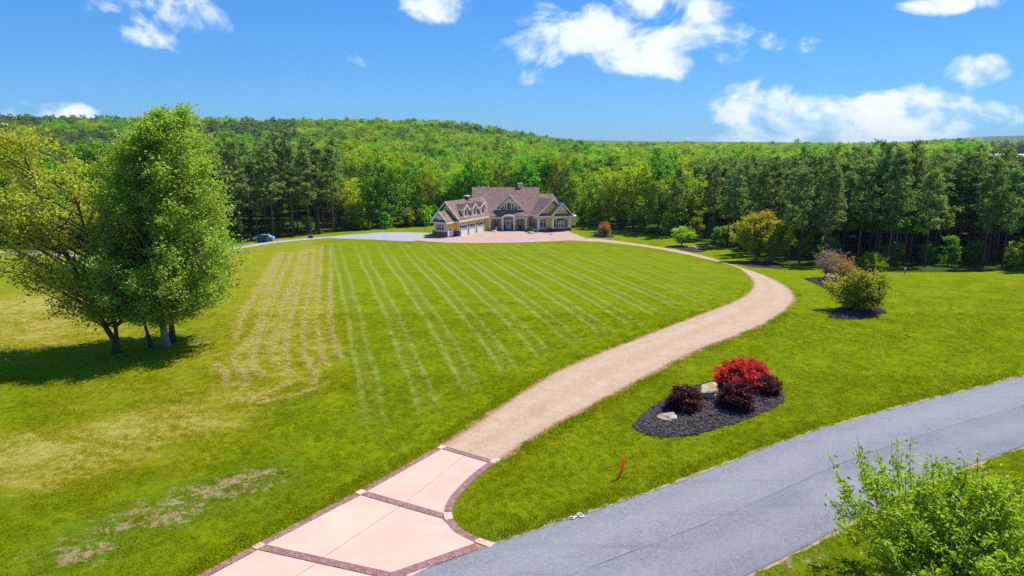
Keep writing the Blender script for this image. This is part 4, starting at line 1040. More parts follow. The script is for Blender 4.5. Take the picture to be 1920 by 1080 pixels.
# big front gable over the entrance
GY = 178.05; CF = Fr((-0.78, GY), 0.0)
face('gable_wall', CF, [(-3.75, 4.9), (3.75, 4.9), (0, 9.05 - 0.35)], -0.3, 0.0, 'siding')
gable(CF, -6.5, 0.55, 0, 4.15, 5.15, 9.35, along='d', ends=(0, 1))
bracket(CF, 0, 9.2, 1.0, 1.75, 0.40, 0.52)
bx('sill_band', CF, -3.7, 3.7, 0.012, 0.07, 5.15, 5.36, 'white_trim')
for q in (-1, 1): pent(CF, min(q * 2.2, q * 3.95), max(q * 2.2, q * 3.95), 0.01, 0.45, 5.85, 5.6)
# half-round window
hw_ = 2.05; z0_ = 5.42
def arcp(r0, n=13, zc=z0_, k=0.78): return [(r0 * math.cos(t), zc + k * r0 * math.sin(t)) for t in np.linspace(0, math.pi, n)]
o_, i_ = arcp(hw_ + 0.16), arcp(hw_)
m = MB()
for i in range(12): m.prism([CF(o_[i][0], 0.012, o_[i][1]), CF(o_[i + 1][0], 0.012, o_[i + 1][1]), CF(i_[i + 1][0], 0.012, i_[i + 1][1]), CF(i_[i][0], 0.012, i_[i][1])], [CF(o_[i][0], 0.11, o_[i][1]), CF(o_[i + 1][0], 0.11, o_[i + 1][1]), CF(i_[i + 1][0], 0.11, i_[i + 1][1]), CF(i_[i][0], 0.11, i_[i][1])])
cuts_ = [-2.05, -1.28, -0.62, 0.62, 1.28, 2.05]
zz_ = lambda s: z0_ + 0.78 * math.sqrt(max(0.0, hw_ ** 2 - s * s))
for s in cuts_[1:-1]: m.box(s - 0.11, s + 0.11, 0.012, 0.10, z0_, zz_(s), CF)
hwn = m.build('window', M['white_trim'], house)
for s0, s1 in zip(cuts_[:-1], cuts_[1:]):
    ss_ = np.linspace(s0, s1, 5); face('pane', CF, [(s0, z0_), (s1, z0_)] + [(s, zz_(s) - 0.01) for s in ss_[::-1]], 0.002, 0.03, 'glass', hwn)
# porch: floor, columns, beam with a segmental arch
PF = Fr((0.0, 176.35), 0.0)
bx('porch_floor', PF, -6.3, 4.2, -2.3, 0.7, -0.2, 0.16, 'stone')
for x in (-5.72, -2.42, 0.55, 3.62):
    m = MB(); m.box(x - 0.20, x + 0.20, -0.20, 0.20, 0.4, 3.05, PF); m.box(x - 0.27, x + 0.27, -0.27, 0.27, 0.16, 0.42, PF); m.box(x - 0.27, x + 0.27, -0.27, 0.27, 3.0, 3.2, PF); m.build('porch_column', M['white_trim'], house)
bx('porch_beam', PF, -6.2, -2.3, -0.22, 0.30, 3.203, 3.62, 'white_trim'); bx('porch_beam', PF, 0.45, 4.1, -0.22, 0.30, 3.203, 3.62, 'white_trim')
m = MB(); zc = 3.25; oA = [(-0.93 + 1.85 * math.cos(t), zc + 0.95 * math.sin(t)) for t in np.linspace(0, math.pi, 15)]; iA = [(-0.93 + 1.45 * math.cos(t), zc - 0.02 + 0.58 * math.sin(t)) for t in np.linspace(0, math.pi, 15)]
for i in range(14): m.prism([PF(oA[i][0], -0.1, oA[i][1]), PF(oA[i + 1][0], -0.1, oA[i + 1][1]), PF(iA[i + 1][0], -0.1, iA[i + 1][1]), PF(iA[i][0], -0.1, iA[i][1])], [PF(oA[i][0], 0.75, oA[i][1]), PF(oA[i + 1][0], 0.75, oA[i + 1][1]), PF(iA[i + 1][0], 0.75, iA[i + 1][1]), PF(iA[i][0], 0.75, iA[i][1])])
m.build('porch_arch', M['white_trim'], house)
bx('porch_ceiling', PF, -6.2, 4.1, -2.2, -0.25, 3.42, 3.5, 'white_trim')
# entrance
dr = bx('front_door', MF, -1.55, -0.35, 0.01, 0.10, 0.16, 2.5, 'white_trim')
m = MB(); m.tube([MF(-0.95 + 0.3 * math.cos(t), 0.14, 1.75 + 0.3 * math.sin(t)) for t in np.linspace(0, 2 * math.pi, 13)], 0.10, 5); m.build('wreath', M['leaf_dark'], dr)
bx('door_panel', MF, -1.4, -0.5, 0.103, 0.12, 0.3, 1.0, 'door_white', dr)
for s0, s1 in ((-2.15, -1.7), (-0.2, 0.25)): window(MF, s0, s1, 0.6, 2.45, 1)
window(MF, -2.15, 0.25, 2.72, 3.2, 3)
window(MF, -4.9, -3.1, 0.45, 3.1, 2, 0.5); window(MF, 1.2, 3.0, 0.45, 3.1, 2, 0.5)
# short front wall between garage and porch
NF = Fr((0.0, 176.25), 0.0); bx('front_wall', NF, -7.6, -5.95, -2.5, 0, -0.3, 3.75, 'siding'); window(NF, -7.02, -6.42, 0.6, 3.05, 2, 0.6)
# right wing
ra = R(25.0); QF = Fr((6.62, 173.7), ra)   # front wall of the right wing
QL = QF.turn(0, 0, -1); QLf = Fr((0, 0), 0); QLf.o = QF.o - QF.n * 6.5; QLf.d = QF.n; QLf.n = -QF.d   # wall towards the porch
bx('wing_wall', QF, 0, 8.6, -9.0, 0, -0.3, 4.0, 'siding')
bx('stone_base', QF, 0.25, 8.67, -0.6, 0.07, -0.3, 0.85, 'stone')
gable(QF, -9.5, 0.55, 4.15, 4.75, 4.25, 8.25, along='d', ends=(0, 1))
qs = (8.25 - 4.25) / 4.75
face('gable_wall', QF, [(-0.02, 3.95), (8.3, 3.95), (4.15, 4.05 + qs * 4.1)], -0.25, 0.01, 'siding')
pent(QF, -0.5, 8.8, 0.0, 0.7, 4.7, 4.12)
window(QLf, 1.6, 6.1, 0.75, 3.2, 4, 0.6); window(QF, 0.5, 2.3, 0.95, 3.2, 2, 0.6)
bx('corner_board', QF, -0.02, 0.2, 0.012, 0.05, 0.0, 3.9, 'white_trim')
# projecting front gable with arched stone centre
FW0, FW1, FD = 3.25, 8.75, 1.5
bx('bay_wall', QF, FW0 + 0.3, FW1 - 0.3, -0.2, FD - 0.5, -0.3, 3.6, 'siding'); bx('stone_base', QF, FW0 + 0.23, FW1 - 0.23, -0.1, FD - 0.42, -0.3, 0.8, 'stone')
fc = (FW0 + FW1) / 2; fh = (FW1 - FW0) / 2 + 0.35
gable(QF, -4.0, FD + 0.6, fc, fh, 4.05, 7.45, along='d', ends=(0, 1)); fsl = (7.45 - 4.05) / fh
face('gable_wall', QF, [(FW0 + 0.1, 3.85), (FW1 - 0.1, 3.85), (fc, 3.95 + fsl * 2.55)], FD - 0.3, FD, 'siding'); bracket(QF, fc, 7.25, fsl, 1.5, FD + 0.45, FD + 0.57)
pent(QF, FW0 - 0.2, FW1 + 0.2, FD, FD + 0.62, 4.55, 4.0)
QP = QF.sub(0, FD); QB = QF.sub(0, FD - 0.5)
bx('porch_beam', QP, FW0, FW1, -0.3, 0.12, 3.45, 3.80, 'white_trim')
for s in (FW0 + 0.22, FW1 - 0.22):
    m = MB(); m.box(s - 0.22, s + 0.22, -0.25, 0.19, 1.05, 3.44, QP); m.box(s - 0.28, s + 0.28, -0.30, 0.24, 0.9, 1.06, QP); cl = m.build('porch_column', M['white_trim'], house)
    bx('stone_pier', QP, s - 0.30, s + 0.30, -0.32, 0.26, -0.3, 0.88, 'stone')
bx('stone_centre', QB, fc - 1.05, fc + 1.05, -0.1, 0.25, -0.3, 3.6, 'stone')
m = MB(); oA = [(fc + 1.25 * math.cos(t), 3.5 + 0.75 * math.sin(t)) for t in np.linspace(0, math.pi, 11)]; iA = [(fc + 1.0 * math.cos(t), 3.5 + 0.5 * math.sin(t)) for t in np.linspace(0, math.pi, 11)]
for i in range(10): m.prism([QP(oA[i][0], -0.2, oA[i][1]), QP(oA[i + 1][0], -0.2, oA[i + 1][1]), QP(iA[i + 1][0], -0.2, iA[i + 1][1]), QP(iA[i][0], -0.2, iA[i][1])], [QP(oA[i][0], 0.35, oA[i][1]), QP(oA[i + 1][0], 0.35, oA[i + 1][1]), QP(iA[i + 1][0], 0.35, iA[i + 1][1]), QP(iA[i][0], 0.35, iA[i][1])])
m.build('porch_arch', M['white_trim'], house)
QS = QB.sub(0, 0.25)
for q in (-1, 1):
    s0, s1 = (fc - 0.72, fc - 0.08) if q < 0 else (fc + 0.08, fc + 0.72)
    wn = face('window', QS, arch_pts(s0 - 0.1, s1 + 0.1, 0.75, 2.35, 0.42), 0.004, 0.08, 'white_trim'); face('pane', QS, arch_pts(s0 + 0.04, s1 - 0.04, 0.95, 2.05, 0.001, 3), 0.082, 0.09, 'glass', wn); face('pane', QS, arch_pts(s0 + 0.04, s1 - 0.04, 2.2, 2.3, 0.28), 0.082, 0.09, 'glass', wn)
window(QB, FW0 + 0.7, FW0 + 1.45, 1.0, 3.0, 1, 0.55); window(QB, FW1 - 1.45, FW1 - 0.7, 1.0, 3.0, 1, 0.55)
# low rear wing at the far right
m = MB(); m.box(14.6, 17.0, 6.5, 14.0, -0.3, 3.0); rw = m.build('rear_wall', M['siding'], house)
m = MB(); m.box(14.55, 17.06, 6.44, 14.06, -0.3, 0.75); m.build('stone_base', M['stone'], house)
m = MB(); m.box(14.3, 17.25, 6.25, 14.2, 3.003, 3.25); m.build('fascia', M['white_trim'], house)
m = MB(); m.box(16.85, 17.07, 6.40, 6.48, 0.76, 3.0); m.build('corner_board', M['white_trim'], house)

# ------------------------------------------------------------------ things about the house
def HW(fr, s, d): p = fr.o + fr.d * s + fr.n * d; return (float(p[0]), float(p[1]))
def rocker(x, y, ang, label):
    e = empty('rocking_chair', (x, y, HZ + 0.16), label, 'chair', None, ang)
    m = MB(); m.box(-0.28, 0.28, -0.26, 0.26, 0.42, 0.47); m.build('seat', M['black_iron'], e)
    m = MB(); m.prism([(-0.28, 0.24, 0.47), (0.28, 0.24, 0.47), (0.28, 0.29, 0.47), (-0.28, 0.29, 0.47)], [(-0.26, 0.42, 1.15), (0.26, 0.42, 1.15), (0.26, 0.46, 1.15), (-0.26, 0.46, 1.15)]); m.build('backrest', M['black_iron'], e)
    for q in (-1, 1):
        m = MB(); m.tube([(q * 0.27, -0.45, 0.12), (q * 0.27, -0.1, 0.03), (q * 0.27, 0.3, 0.03), (q * 0.27, 0.6, 0.14)], 0.03, 5); m.build('rocker', M['black_iron'], e)
        m = MB(); m.box(q * 0.3 - 0.04, q * 0.3 + 0.04, -0.3, 0.32, 0.66, 0.70); m.build('armrest', M['black_iron'], e)
        for yy in (-0.24, 0.22):
            m = MB(); m.box(q * 0.27 - 0.025, q * 0.27 + 0.025, yy - 0.025, yy + 0.025, 0.04, 0.66); m.build('leg', M['black_iron'], e)
rocker(2.1, 177.4, 0.2, 'black rocking chair on the porch between the door and the end column')
rocker(-4.3, 177.4, -0.2, 'black rocking chair on the porch beside the white pedestal')
def pot(x, y, label):
    e = empty('planter_pot', (x, y, HZ + 0.16), label, 'planter')
    m = MB(); prof = [(0.20, 0), (0.30, 0.25), (0.33, 0.5), (0.36, 0.62)]
    m.tube([(0, 0, z) for _, z in prof], [r_ for r_, _ in prof], 12); m.build('pot', M['pot_blue'], e)
    rr = np.random.default_rng(int(x * 10) + 99); P = rr.normal(0, 0.2, (160, 3)) + (0, 0, 0.85); new_obj('foliage', leaf_mesh('foliage', P, 0.14, rr, M['leaf_round']), None, e)
pot(-2.15, 177.9, 'blue glazed planter pot by the front door on the garage side'); pot(0.2, 177.9, 'blue glazed planter pot by the front door on the rocking-chair side')
def pedestal():
    e = empty('pedestal_urn', (-4.1, 175.3, HZ + 0.08), 'white pedestal topped by a dark potted plant before the porch', 'pedestal')
    m = MB(); m.box(-0.2, 0.2, -0.2, 0.2, 0, 0.12); m.box(-0.14, 0.14, -0.14, 0.14, 0.12, 1.0); m.box(-0.2, 0.2, -0.2, 0.2, 1.0, 1.1); m.build('column', M['white_trim'], e)
    m = MB(); m.tube([(0, 0, 1.1), (0, 0, 1.2), (0, 0, 1.45)], [0.1, 0.18, 0.28], 10); m.build('urn', M['black_iron'], e)
    rr = np.random.default_rng(5); new_obj('foliage', leaf_mesh('foliage', rr.normal(0, 0.2, (200, 3)) + (0, 0, 1.75), 0.14, rr, M['leaf_dark']), None, e)
pedestal()
def boulder(name, loc, size, mat, seed, label, rotz=0.0, cat='rock'):
    r = np.random.default_rng(seed); bm = bmesh.new(); bmesh.ops.create_icosphere(bm, subdivisions=4, radius=1.0)
    pl = [(unit(r.normal(0, 1, 3) + (0, 0, 0.3)), r.uniform(0.55, 0.85)) for _ in range(9)]
    ph = r.uniform(0, 6, 6)
    for v in bm.verts:
        p = np.array(v.co)
        for n_, d_ in pl:
            q = p @ n_
            if q > d_: p = p - n_ * (q - d_) * 0.9
        p = p * (1 + 0.05 * math.sin(5 * p[0] + ph[0]) * math.sin(6 * p[1] + ph[1]) + 0.035 * math.sin(13 * p[2] + ph[2] + 4 * p[0]) + 0.02 * math.sin(21 * p[1] + ph[3]))
        v.co = (p[0] * size[0], p[1] * size[1], max(p[2], -0.35) * size[2] + 0.30 * size[2])
    me = bpy.data.meshes.new(name); bm.to_mesh(me); bm.free()
    o = new_obj(name, me, M[mat], None, loc); o.rotation_euler.z = rotz; return tag(o, label, cat)
def PG(px, py, dz=0.0): p = at(px, py); return G3(p[0], p[1], dz)
boulder('flat_boulder', PG(926, 435, 0.04), (1.0, 0.7, 0.45), 'tan_rock', 11, 'flat tan boulder on the forecourt by the white pedestal')
boulder('flat_boulder', PG(996, 438, 0.04), (1.15, 0.8, 0.40), 'tan_rock', 12, 'flat tan boulder before the four-light window')
boulder('flat_boulder', PG(1034, 440.5, 0.04), (0.6, 0.5, 0.25), 'red_rock', 13, 'small reddish stone before the stone-faced bay')
def bin_(x, y, ang, label):
    e = empty('wheeled_bin', (x, y, ztf(x, y) + 0.08), label, 'bin', 'bins by the garage', ang)
    m = MB(); m.prism([(-0.24, -0.28, 0.05), (0.24, -0.28, 0.05), (0.24, 0.28, 0.05), (-0.24, 0.28, 0.05)], [(-0.32, -0.38, 1.05), (0.32, -0.38, 1.05), (0.32, 0.38, 1.05), (-0.32, 0.38, 1.05)]); m.build('body', M['bin_blue'], e)
    m = MB(); m.prism([(-0.34, -0.42, 1.053), (0.34, -0.42, 1.053), (0.34, 0.42, 1.053), (-0.34, 0.42, 1.053)], [(-0.3, -0.36, 1.16), (0.3, -0.36, 1.16), (0.3, 0.38, 1.16), (-0.3, 0.38, 1.16)]); m.build('lid', M['bin_blue'], e)
    for q in (-1, 1): m = MB(); m.tube([(q * 0.22, 0.3, 0.12), (q * 0.29, 0.3, 0.12)], 0.12, 10); m.build('wheel', M['tyre'], e)
bx_ = HW(EG, -6.2, 0.8); bin_(bx_[0], bx_[1], 0.4, 'blue wheeled bin against the garage end wall, closer to the bay'); bx2 = HW(EG, -7.0, 0.9); bin_(bx2[0], bx2[1], 0.5, 'blue wheeled bin at the outer corner of the garage end wall')
def flagpin():
    x, y, z = PG(797, 426); e = empty('flag_pin', (x, y, z), 'thin pole with a small red flag and dark base on the side lawn', 'flag')
    m = MB(); m.tube([(0, 0, 0), (0, 0, 2.2)], 0.035, 6); m.build('pole', M['white_trim'], e)
    m = MB(); m.prism([(0, -0.01, 1.75), (-0.55, -0.01, 1.85), (-0.55, -0.01, 2.1), (0, -0.01, 2.2)], [(0, 0.01, 1.75), (-0.55, 0.01, 1.85), (-0.55, 0.01, 2.1), (0, 0.01, 2.2)]); m.build('flag', M['red_flag'], e)
    m = MB(); m.tube([(0, 0, -0.05), (0, 0, 0.25), (0, 0, 0.5)], [0.42, 0.38, 0.15], 10); m.build('base', M['black_iron'], e)
flagpin()
def car():
    x, y, z = PG(498, 453.5); e = empty('parked_car', (x - 0.9, y + 1.6, z), 'pale blue car parked under the pines, half hidden by the dark green box', 'car', None, R(6))
    prof = [(-2.25, 0.35), (-2.3, 0.75), (-1.9, 0.95), (-1.2, 1.02), (-0.75, 1.45), (0.9, 1.48), (1.65, 1.05), (2.2, 0.95), (2.3, 0.6), (2.25, 0.35)]
    m = MB(); m.prism([(a, -0.85, b) for a, b in prof], [(a, 0.85, b) for a, b in prof]); m.build('body', M['car_paint'], e)
    for q in (-1, 1):
        m = MB(); g = [(-1.05, 1.05), (-0.68, 1.40), (0.0, 1.42), (0.0, 1.05)]; m.prism([(a, q * 0.853, b) for a, b in g], [(a, q * 0.868, b) for a, b in g]); m.build('window', M['glass'], e)
        m = MB(); g = [(0.08, 1.05), (0.08, 1.42), (0.85, 1.42), (1.45, 1.08)]; m.prism([(a, q * 0.853, b) for a, b in g], [(a, q * 0.868, b) for a, b in g]); m.build('window', M['glass'], e)
        for xx in (-1.4, 1.45):
            m = MB(); m.tube([(xx, q * 0.70, 0.34), (xx, q * 0.88, 0.34)], 0.34, 16); w = m.build('wheel', M['tyre'], e); m = MB(); m.tube([(xx, q * 0.88, 0.34), (xx, q * 0.893, 0.34)], 0.2, 12); m.build('rim', M['rim_metal'], w)
        m = MB(); m.box(-2.3, -2.2, q * 0.6 - 0.18, q * 0.6 + 0.18, 0.68, 0.82); m.build('headlight', M['white_trim'], e)
car()
def gbox():
    x, y, z = PG(495, 453.8); e = empty('green_container', (x, y - 0.6, z), 'dark green slatted refuse box with a sloping lid in front of the parked car', 'container', None, R(6))
    m = MB(); m.box(-1.15, 1.15, -0.55, 0.55, 0.08, 1.25); m.build('body', M['utility_green'], e)
    m = MB(); m.prism([(-1.2, -0.62, 1.253), (1.2, -0.62, 1.253), (1.2, 0.62, 1.253), (-1.2, 0.62, 1.253)], [(-1.15, -0.3, 1.6), (1.15, -0.3, 1.6), (1.15, 0.6, 1.7), (-1.15, 0.6, 1.7)]); m.build('lid', M['black_iron'], e)
    for i in range(5): m = MB(); m.box(-1.05 + i * 0.43, -0.68 + i * 0.43, -0.585, -0.552, 0.14, 1.2); m.build('slat', M['utility_green'], e)
gbox()
def ubox():
    x, y, z = PG(583, 446.5); e = empty('utility_box', (x, y, z), 'small grey-brown utility box beside the gravel lane', 'utility box')
    m = MB(); m.box(-0.48, 0.48, -0.35, 0.35, -0.05, 0.55); m.build('body', M['utility_green'], e); m = MB(); m.box(-0.54, 0.54, -0.41, 0.41, 0.553, 0.78); m.build('lid', M['utility_grey'], e)
ubox()

# ------------------------------------------------------------------ lawn trees and shrubs
BM_ = (M['bark_birch'], M['leaf_birch'])
def px_tree(px, py): p = at(px, py); return G3(p[0], p[1], -0.05)
def birches():
    r = np.random.default_rng(21)
    e = lambda h: np.interp(h, [0, 0.10, 0.23, 0.48, 0.74, 0.84, 0.94, 1], [2.2, 5.4, 6.4, 5.4, 4.3, 3.6, 2.7, 1.4])
    w, l = grow(r, [([(0, 0, 0), (-0.05, 0, 1.5), (-0.3, 0.1, 4), (-0.35, 0, 8), (-0.1, 0, 12), (0.2, 0, 15), (0.4, 0, 17.8)], 0.30)], e, 2.7, 18.4, 330, 9, 34, 1, 0.19, BM_, rise=0.75, twig=1.2, clump=0.27, br=0.06, skew=(1.7, 0), hollow=0.4, minr=2.4)
    plant('birch_tree', px_tree(312, 652), w, l, 'tallest birch of the lawn clump, with pale bark and a broad green crown', 'tree', 'clump of birches on the lawn')
    e = lambda h: np.interp(h, [0, 0.15, 0.4, 0.65, 0.85, 1], [2.6, 4.6, 5.0, 4.1, 2.7, 0.5])
    w, l = grow(r, [([(0, 0, 0), (0.05, 0, 0.9), (-0.7, 0, 2.4), (-2.0, 0.2, 5.5), (-3.6, 0.2, 9.5), (-4.6, 0.2, 13), (-5.2, 0, 16.2)], 0.26),
                    ([(0, 0, 0), (0.15, 0, 0.9), (0.15, 0.1, 2.4), (-0.4, 0.2, 4.5), (-1.0, 0.2, 8), (-1.6, 0, 12), (-2.0, 0, 15.6)], 0.20)], e, 3.0, 17.2, 135, 8, 25, 1, 0.20, (M['bark_dark'], M['leaf_birch_olive']), rise=0.7, twig=1.3, clump=0.3, br=0.06, skew=(-3.6, 0), hollow=0.25)
    plant('birch_tree', px_tree(218, 662), w, l, 'leaning fork-trunked birch with olive bronze foliage on the lawn', 'tree', 'clump of birches on the lawn')
    e = lambda h: np.interp(h, [0, 0.3, 0.7, 1], [1.8, 3.2, 2.4, 0.4])
    w, l = grow(r, [([(0, 0, 0), (-0.25, 0, 1.6), (-0.7, 0, 4), (-0.9, 0, 8), (-0.9, 0, 12.5)], 0.15)], e, 4.5, 14.0, 60, 8, 18, 1, 0.24, (M['bark_dark'], M['leaf_birch']), twig=1.1, clump=0.28)
    plant('birch_tree', px_tree(284, 652), w, l, 'thin dark-stemmed birch between the tallest and the leaning one', 'tree', 'clump of birches on the lawn')
    e = lambda h: np.interp(h, [0, 0.3, 0.7, 1], [3.2, 5.0, 3.4, 0.4])
    w, l = grow(r, [([(0, 0, 0), (0.1, 0, 1.6), (0.35, 0.1, 4), (0.9, 0.4, 8), (1.6, 0.6, 14.0)], 0.24)], e, 3.4, 16.0, 90, 8, 19, 1, 0.25, (M['bark_dark'], M['leaf_birch']), twig=1.2, clump=0.3, skew=(1.8, 0.5))
    plant('birch_tree', px_tree(323, 641), w, l, 'dark-barked birch standing just behind the tallest one of the clump', 'tree', 'clump of birches on the lawn')
birches()
def stems(r, n, h, spread, r0=0.06, base=0.25):
    out = []
    for i in range(n):
        a = 2 * math.pi * i / n + r.uniform(-0.3, 0.3); b = base * r.uniform(0.3, 1.0)
        out.append(([(b * math.cos(a), b * math.sin(a), 0), (b * 1.6 * math.cos(a), b * 1.6 * math.sin(a), h * 0.3), (spread * math.cos(a) * 0.6, spread * math.sin(a) * 0.6, h * 0.65), (spread * math.cos(a), spread * math.sin(a), h)], r0))
    return out
def shrubs():
    r = np.random.default_rng(31); g = 'paired crape myrtles by the drive'
    dome = lambda R0, lo=0.75: (lambda h: R0 * np.interp(h, [0, 0.12, 0.35, 0.6, 0.82, 0.95, 1], [lo * 0.8, lo + 0.1, 1.0, 0.95, 0.7, 0.4, 0.15]))
    w, l = grow(r, stems(r, 7, 6.6, 1.5, 0.10, 0.35), dome(3.8), 2.7, 8.4, 190, 7, 17, 1, 0.25, (M['bark_pale'], M['leaf_myrtle']), twig=0.9, clump=0.24, rise=1.1)
    plant('crape_myrtle', px_tree(1417, 491), w, l, 'golden green crape myrtle on thick brown stems, of the pair by the drive', 'tree', g)
    w, l = grow(r, stems(r, 8, 5.6, 1.7, 0.07, 0.4), dome(3.3), 2.3, 7.2, 140, 7, 17, 1, 0.25, (M['bark_pale'], M['leaf_myrtle']), twig=0.85, clump=0.24, rise=1.1)
    plant('crape_myrtle', px_tree(1445, 493), w, l, 'lower golden green crape myrtle with splayed pale stems, of the pair by the drive', 'tree', g)
    e = lambda h: np.interp(h, [0, 0.3, 0.6, 0.85, 1], [2.4, 3.0, 2.6, 1.6, 0.4])
    w, l = grow(r, [([(0, 0, 0), (-0.1, 0, 0.8), (0.1, 0, 1.5), (0.3, 0, 3.2)], 0.14)], e, 1.9, 4.3, 60, 6, 13, 1, 0.26, (M['bark_pale'], M['leaf_lime']), twig=0.6, clump=0.2, rise=0.6, br=0.05)
    plant('small_maple', px_tree(1278, 462), w, l, 'small lime green spreading tree in a mulch bed by the drive', 'tree')
    w, l = grow(r, stems(r, 9, 2.6, 0.9, 0.035, 0.2), lambda h: np.interp(h, [0, 0.4, 0.7, 1], [0.8, 1.6, 1.5, 0.5]), 0.5, 3.5, 70, 6, 12, 1, 0.17, (M['bark_pale'], M['leaf_rust']), twig=0.5, clump=0.14, rise=1.3)
    plant('russet_bush', px_tree(1134, 443), w, l, 'small upright russet bush beside a boulder near the house', 'shrub', names=('stem', 'foliage'))
    w, l = grow(r, stems(r, 8, 3.0, 1.3, 0.06, 0.3), lambda h: np.interp(h, [0, 0.2, 0.5, 0.8, 1], [1.5, 2.4, 2.8, 2.1, 0.6]), 0.9, 4.2, 120, 7, 17, 1, 0.20, (M['bark_pale'], M['leaf_shrub']), twig=0.7, clump=0.19, rise=1.0, skew=(0.3, 0))
    plant('bronze_shrub', px_tree(1605, 585), w, l, 'large rounded shrub with green and bronze leaves alone in its mulch', 'shrub', names=('stem', 'foliage'))
    w, l = grow(r, stems(r, 16, 3.4, 1.4, 0.03, 0.35), lambda h: np.interp(h, [0, 0.4, 0.8, 1], [0.7, 1.4, 1.9, 1.5]), 0.7, 4.0, 110, 6, 4, 1.4, 0.12, (M['bark_pale'], M['leaf_mauve']), twig=0.8, clump=0.13, rise=1.8, br=0.035)
    plant('mauve_bush', px_tree(1553, 521), w, l, 'vase-shaped mauve bush of mostly bare grey twigs', 'shrub', names=('stem', 'foliage'))
    w, l = grow(r, stems(r, 10, 2.8, 1.2, 0.03, 0.3), lambda h: np.interp(h, [0, 0.4, 0.7, 1], [0.8, 1.5, 1.7, 0.7]), 0.5, 3.4, 80, 6, 9, 1.2, 0.14, (M['bark_pale'], M['leaf_rust']), twig=0.6, clump=0.14, rise=1.5)
    plant('russet_bush', px_tree(1581, 530), w, l, 'rust-tinted bush beside the bare mauve one', 'shrub', names=('stem', 'foliage'))
    w, l = grow(r, stems(r, 6, 1.8, 0.9, 0.05, 0.3), lambda h: np.interp(h, [0, 0.3, 0.6, 0.85, 1], [1.6, 1.9, 1.75, 1.2, 0.3]), 0.15, 2.8, 100, 7, 17, 1, 0.17, (M['bark_dark'], M['leaf_round']), twig=0.45, clump=0.15)
    plant('round_bush', px_tree(1632, 509), w, l, 'dense round green bush at the edge of the pine stand', 'shrub', names=('stem', 'foliage'))
    # front bed
    w, l = grow(r, [([(0, 0, 0), (0.1, 0, 0.4), (-0.15, 0.05, 0.8), (0.2, 0, 1.6)], 0.11), ([(0, 0, 0), (-0.2, 0.1, 0.5), (-0.5, 0.1, 1.5)], 0.08), ([(0, 0, 0), (0.3, -0.1, 0.5), (0.6, 0.0, 1.4)], 0.08)],
                lambda h: np.interp(h, [0, 0.25, 0.55, 0.8, 1], [1.65, 1.85, 1.6, 1.15, 0.5]), 0.62, 1.98, 190, 8, 20, 1, 0.125, (M['bark_dark'], M['leaf_red']), twig=0.24, clump=0.10, hollow=0.5, rise=0.5, sag=0.35, br=0.03, asp=0.4)
    plant('laceleaf_maple', px_tree(1392, 728), w, l, 'bright red cut-leaved maple mounded over the front mulch bed', 'tree')
    for (px, py, R0, H, sd, lab) in [(1280, 770, 1.08, 1.42, 1, 'dark plum barberry mound between the two pale rocks'), (1379, 767, 1.10, 1.6, 2, 'dark plum barberry mound before the red maple, against the tan boulder'),
                                     (1435, 738, 0.85, 1.2, 3, 'dark plum barberry half under the far side of the red maple')]:
        rr = np.random.default_rng(70 + sd)
        w, l = grow(rr, stems(rr, 6, H * 0.7, R0 * 0.5, 0.025, 0.15), lambda h, R0=R0: R0 * np.interp(h, [0, 0.3, 0.6, 0.85, 1], [0.85, 1.0, 0.92, 0.65, 0.2]), 0.08, H, 150, 8, 16, 1, 0.105, (M['bark_dark'], M['leaf_plum']), twig=0.24, clump=0.085, hollow=0.55)
        plant('barberry_bush', px_tree(px, py), w, l, lab, 'shrub', names=('stem', 'foliage'))
shrubs()
boulder('tan_boulder', PG(1330, 748, 0.10), (0.95, 0.62, 0.80), 'tan_rock', 41, 'large tan boulder between the two barberry mounds', 0.35)
boulder('pale_rock', PG(1250, 790, 0.06), (0.62, 0.42, 0.42), 'pale_rock', 42, 'low pale pink rock at the end of the front mulch bed', 0.2)
boulder('red_boulder', PG(1552, 527, 0.05), (0.95, 0.7, 0.75), 'red_rock', 43, 'reddish boulder in the mulch by the bare mauve bush', 0.5)
boulder('red_boulder', PG(1626, 577, 0.05), (0.42, 0.3, 0.3), 'pale_rock', 44, 'small pale stone in the mulch behind the bronze shrub')
boulder('tan_boulder', PG(1120, 442.5, 0.05), (1.0, 0.7, 0.9), 'red_rock', 45, 'rounded brown boulder beside the small russet bush')
for i, (px, py, sx, lab) in enumerate([(1290, 464, 0.9, 'flat tan stone next to the trunk of the small lime tree'), (1300, 465.5, 0.7, 'smaller flat tan stone in the middle of the lime tree bed'), (1310, 467.5, 1.0, 'flat tan stone at the far end of the lime tree bed')]):
    boulder('flat_stone', PG(px, py, 0.06), (sx, 0.5, 0.32), 'tan_rock', 50 + i, lab)
# driveway marker, bent over
def marker():
    x, y, z = PG(1159, 897); m = MB()
    m.tube([(0, 0, -0.1), (0.10, 0.0, 0.25), (0.19, 0, 0.55), (0.22, 0, 0.85), (0.17, 0, 1.20)], [0.055, 0.055, 0.055, 0.052, 0.04], 8)
    o = m.build('marker_stake', M['orange_plastic'], None, (x, y, z), True); tag(o, 'bent orange plastic marker stake in the grass by the road', 'stake')
marker()
def post(px, py, h, name, label, mat):
    x, y, z = PG(px, py); e = empty(name, (x, y, z), label, 'stake'); m = MB(); m.tube([(0, 0, -0.1), (0, 0, h)], 0.035, 6); m.build('post', M['black_iron'], e)
    m = MB(); m.box(-0.1, 0.1, -0.06, 0.06, h - 0.02, h + 0.28); m.build('cap', M[mat], e)
post(1148, 442, 0.9, 'garden_light', 'thin garden light on a stake near the small russet bush', 'black_iron')
post(1696, 516, 0.8, 'marker_post', 'short post with a white cap at the foot of the pine stand', 'white_trim')
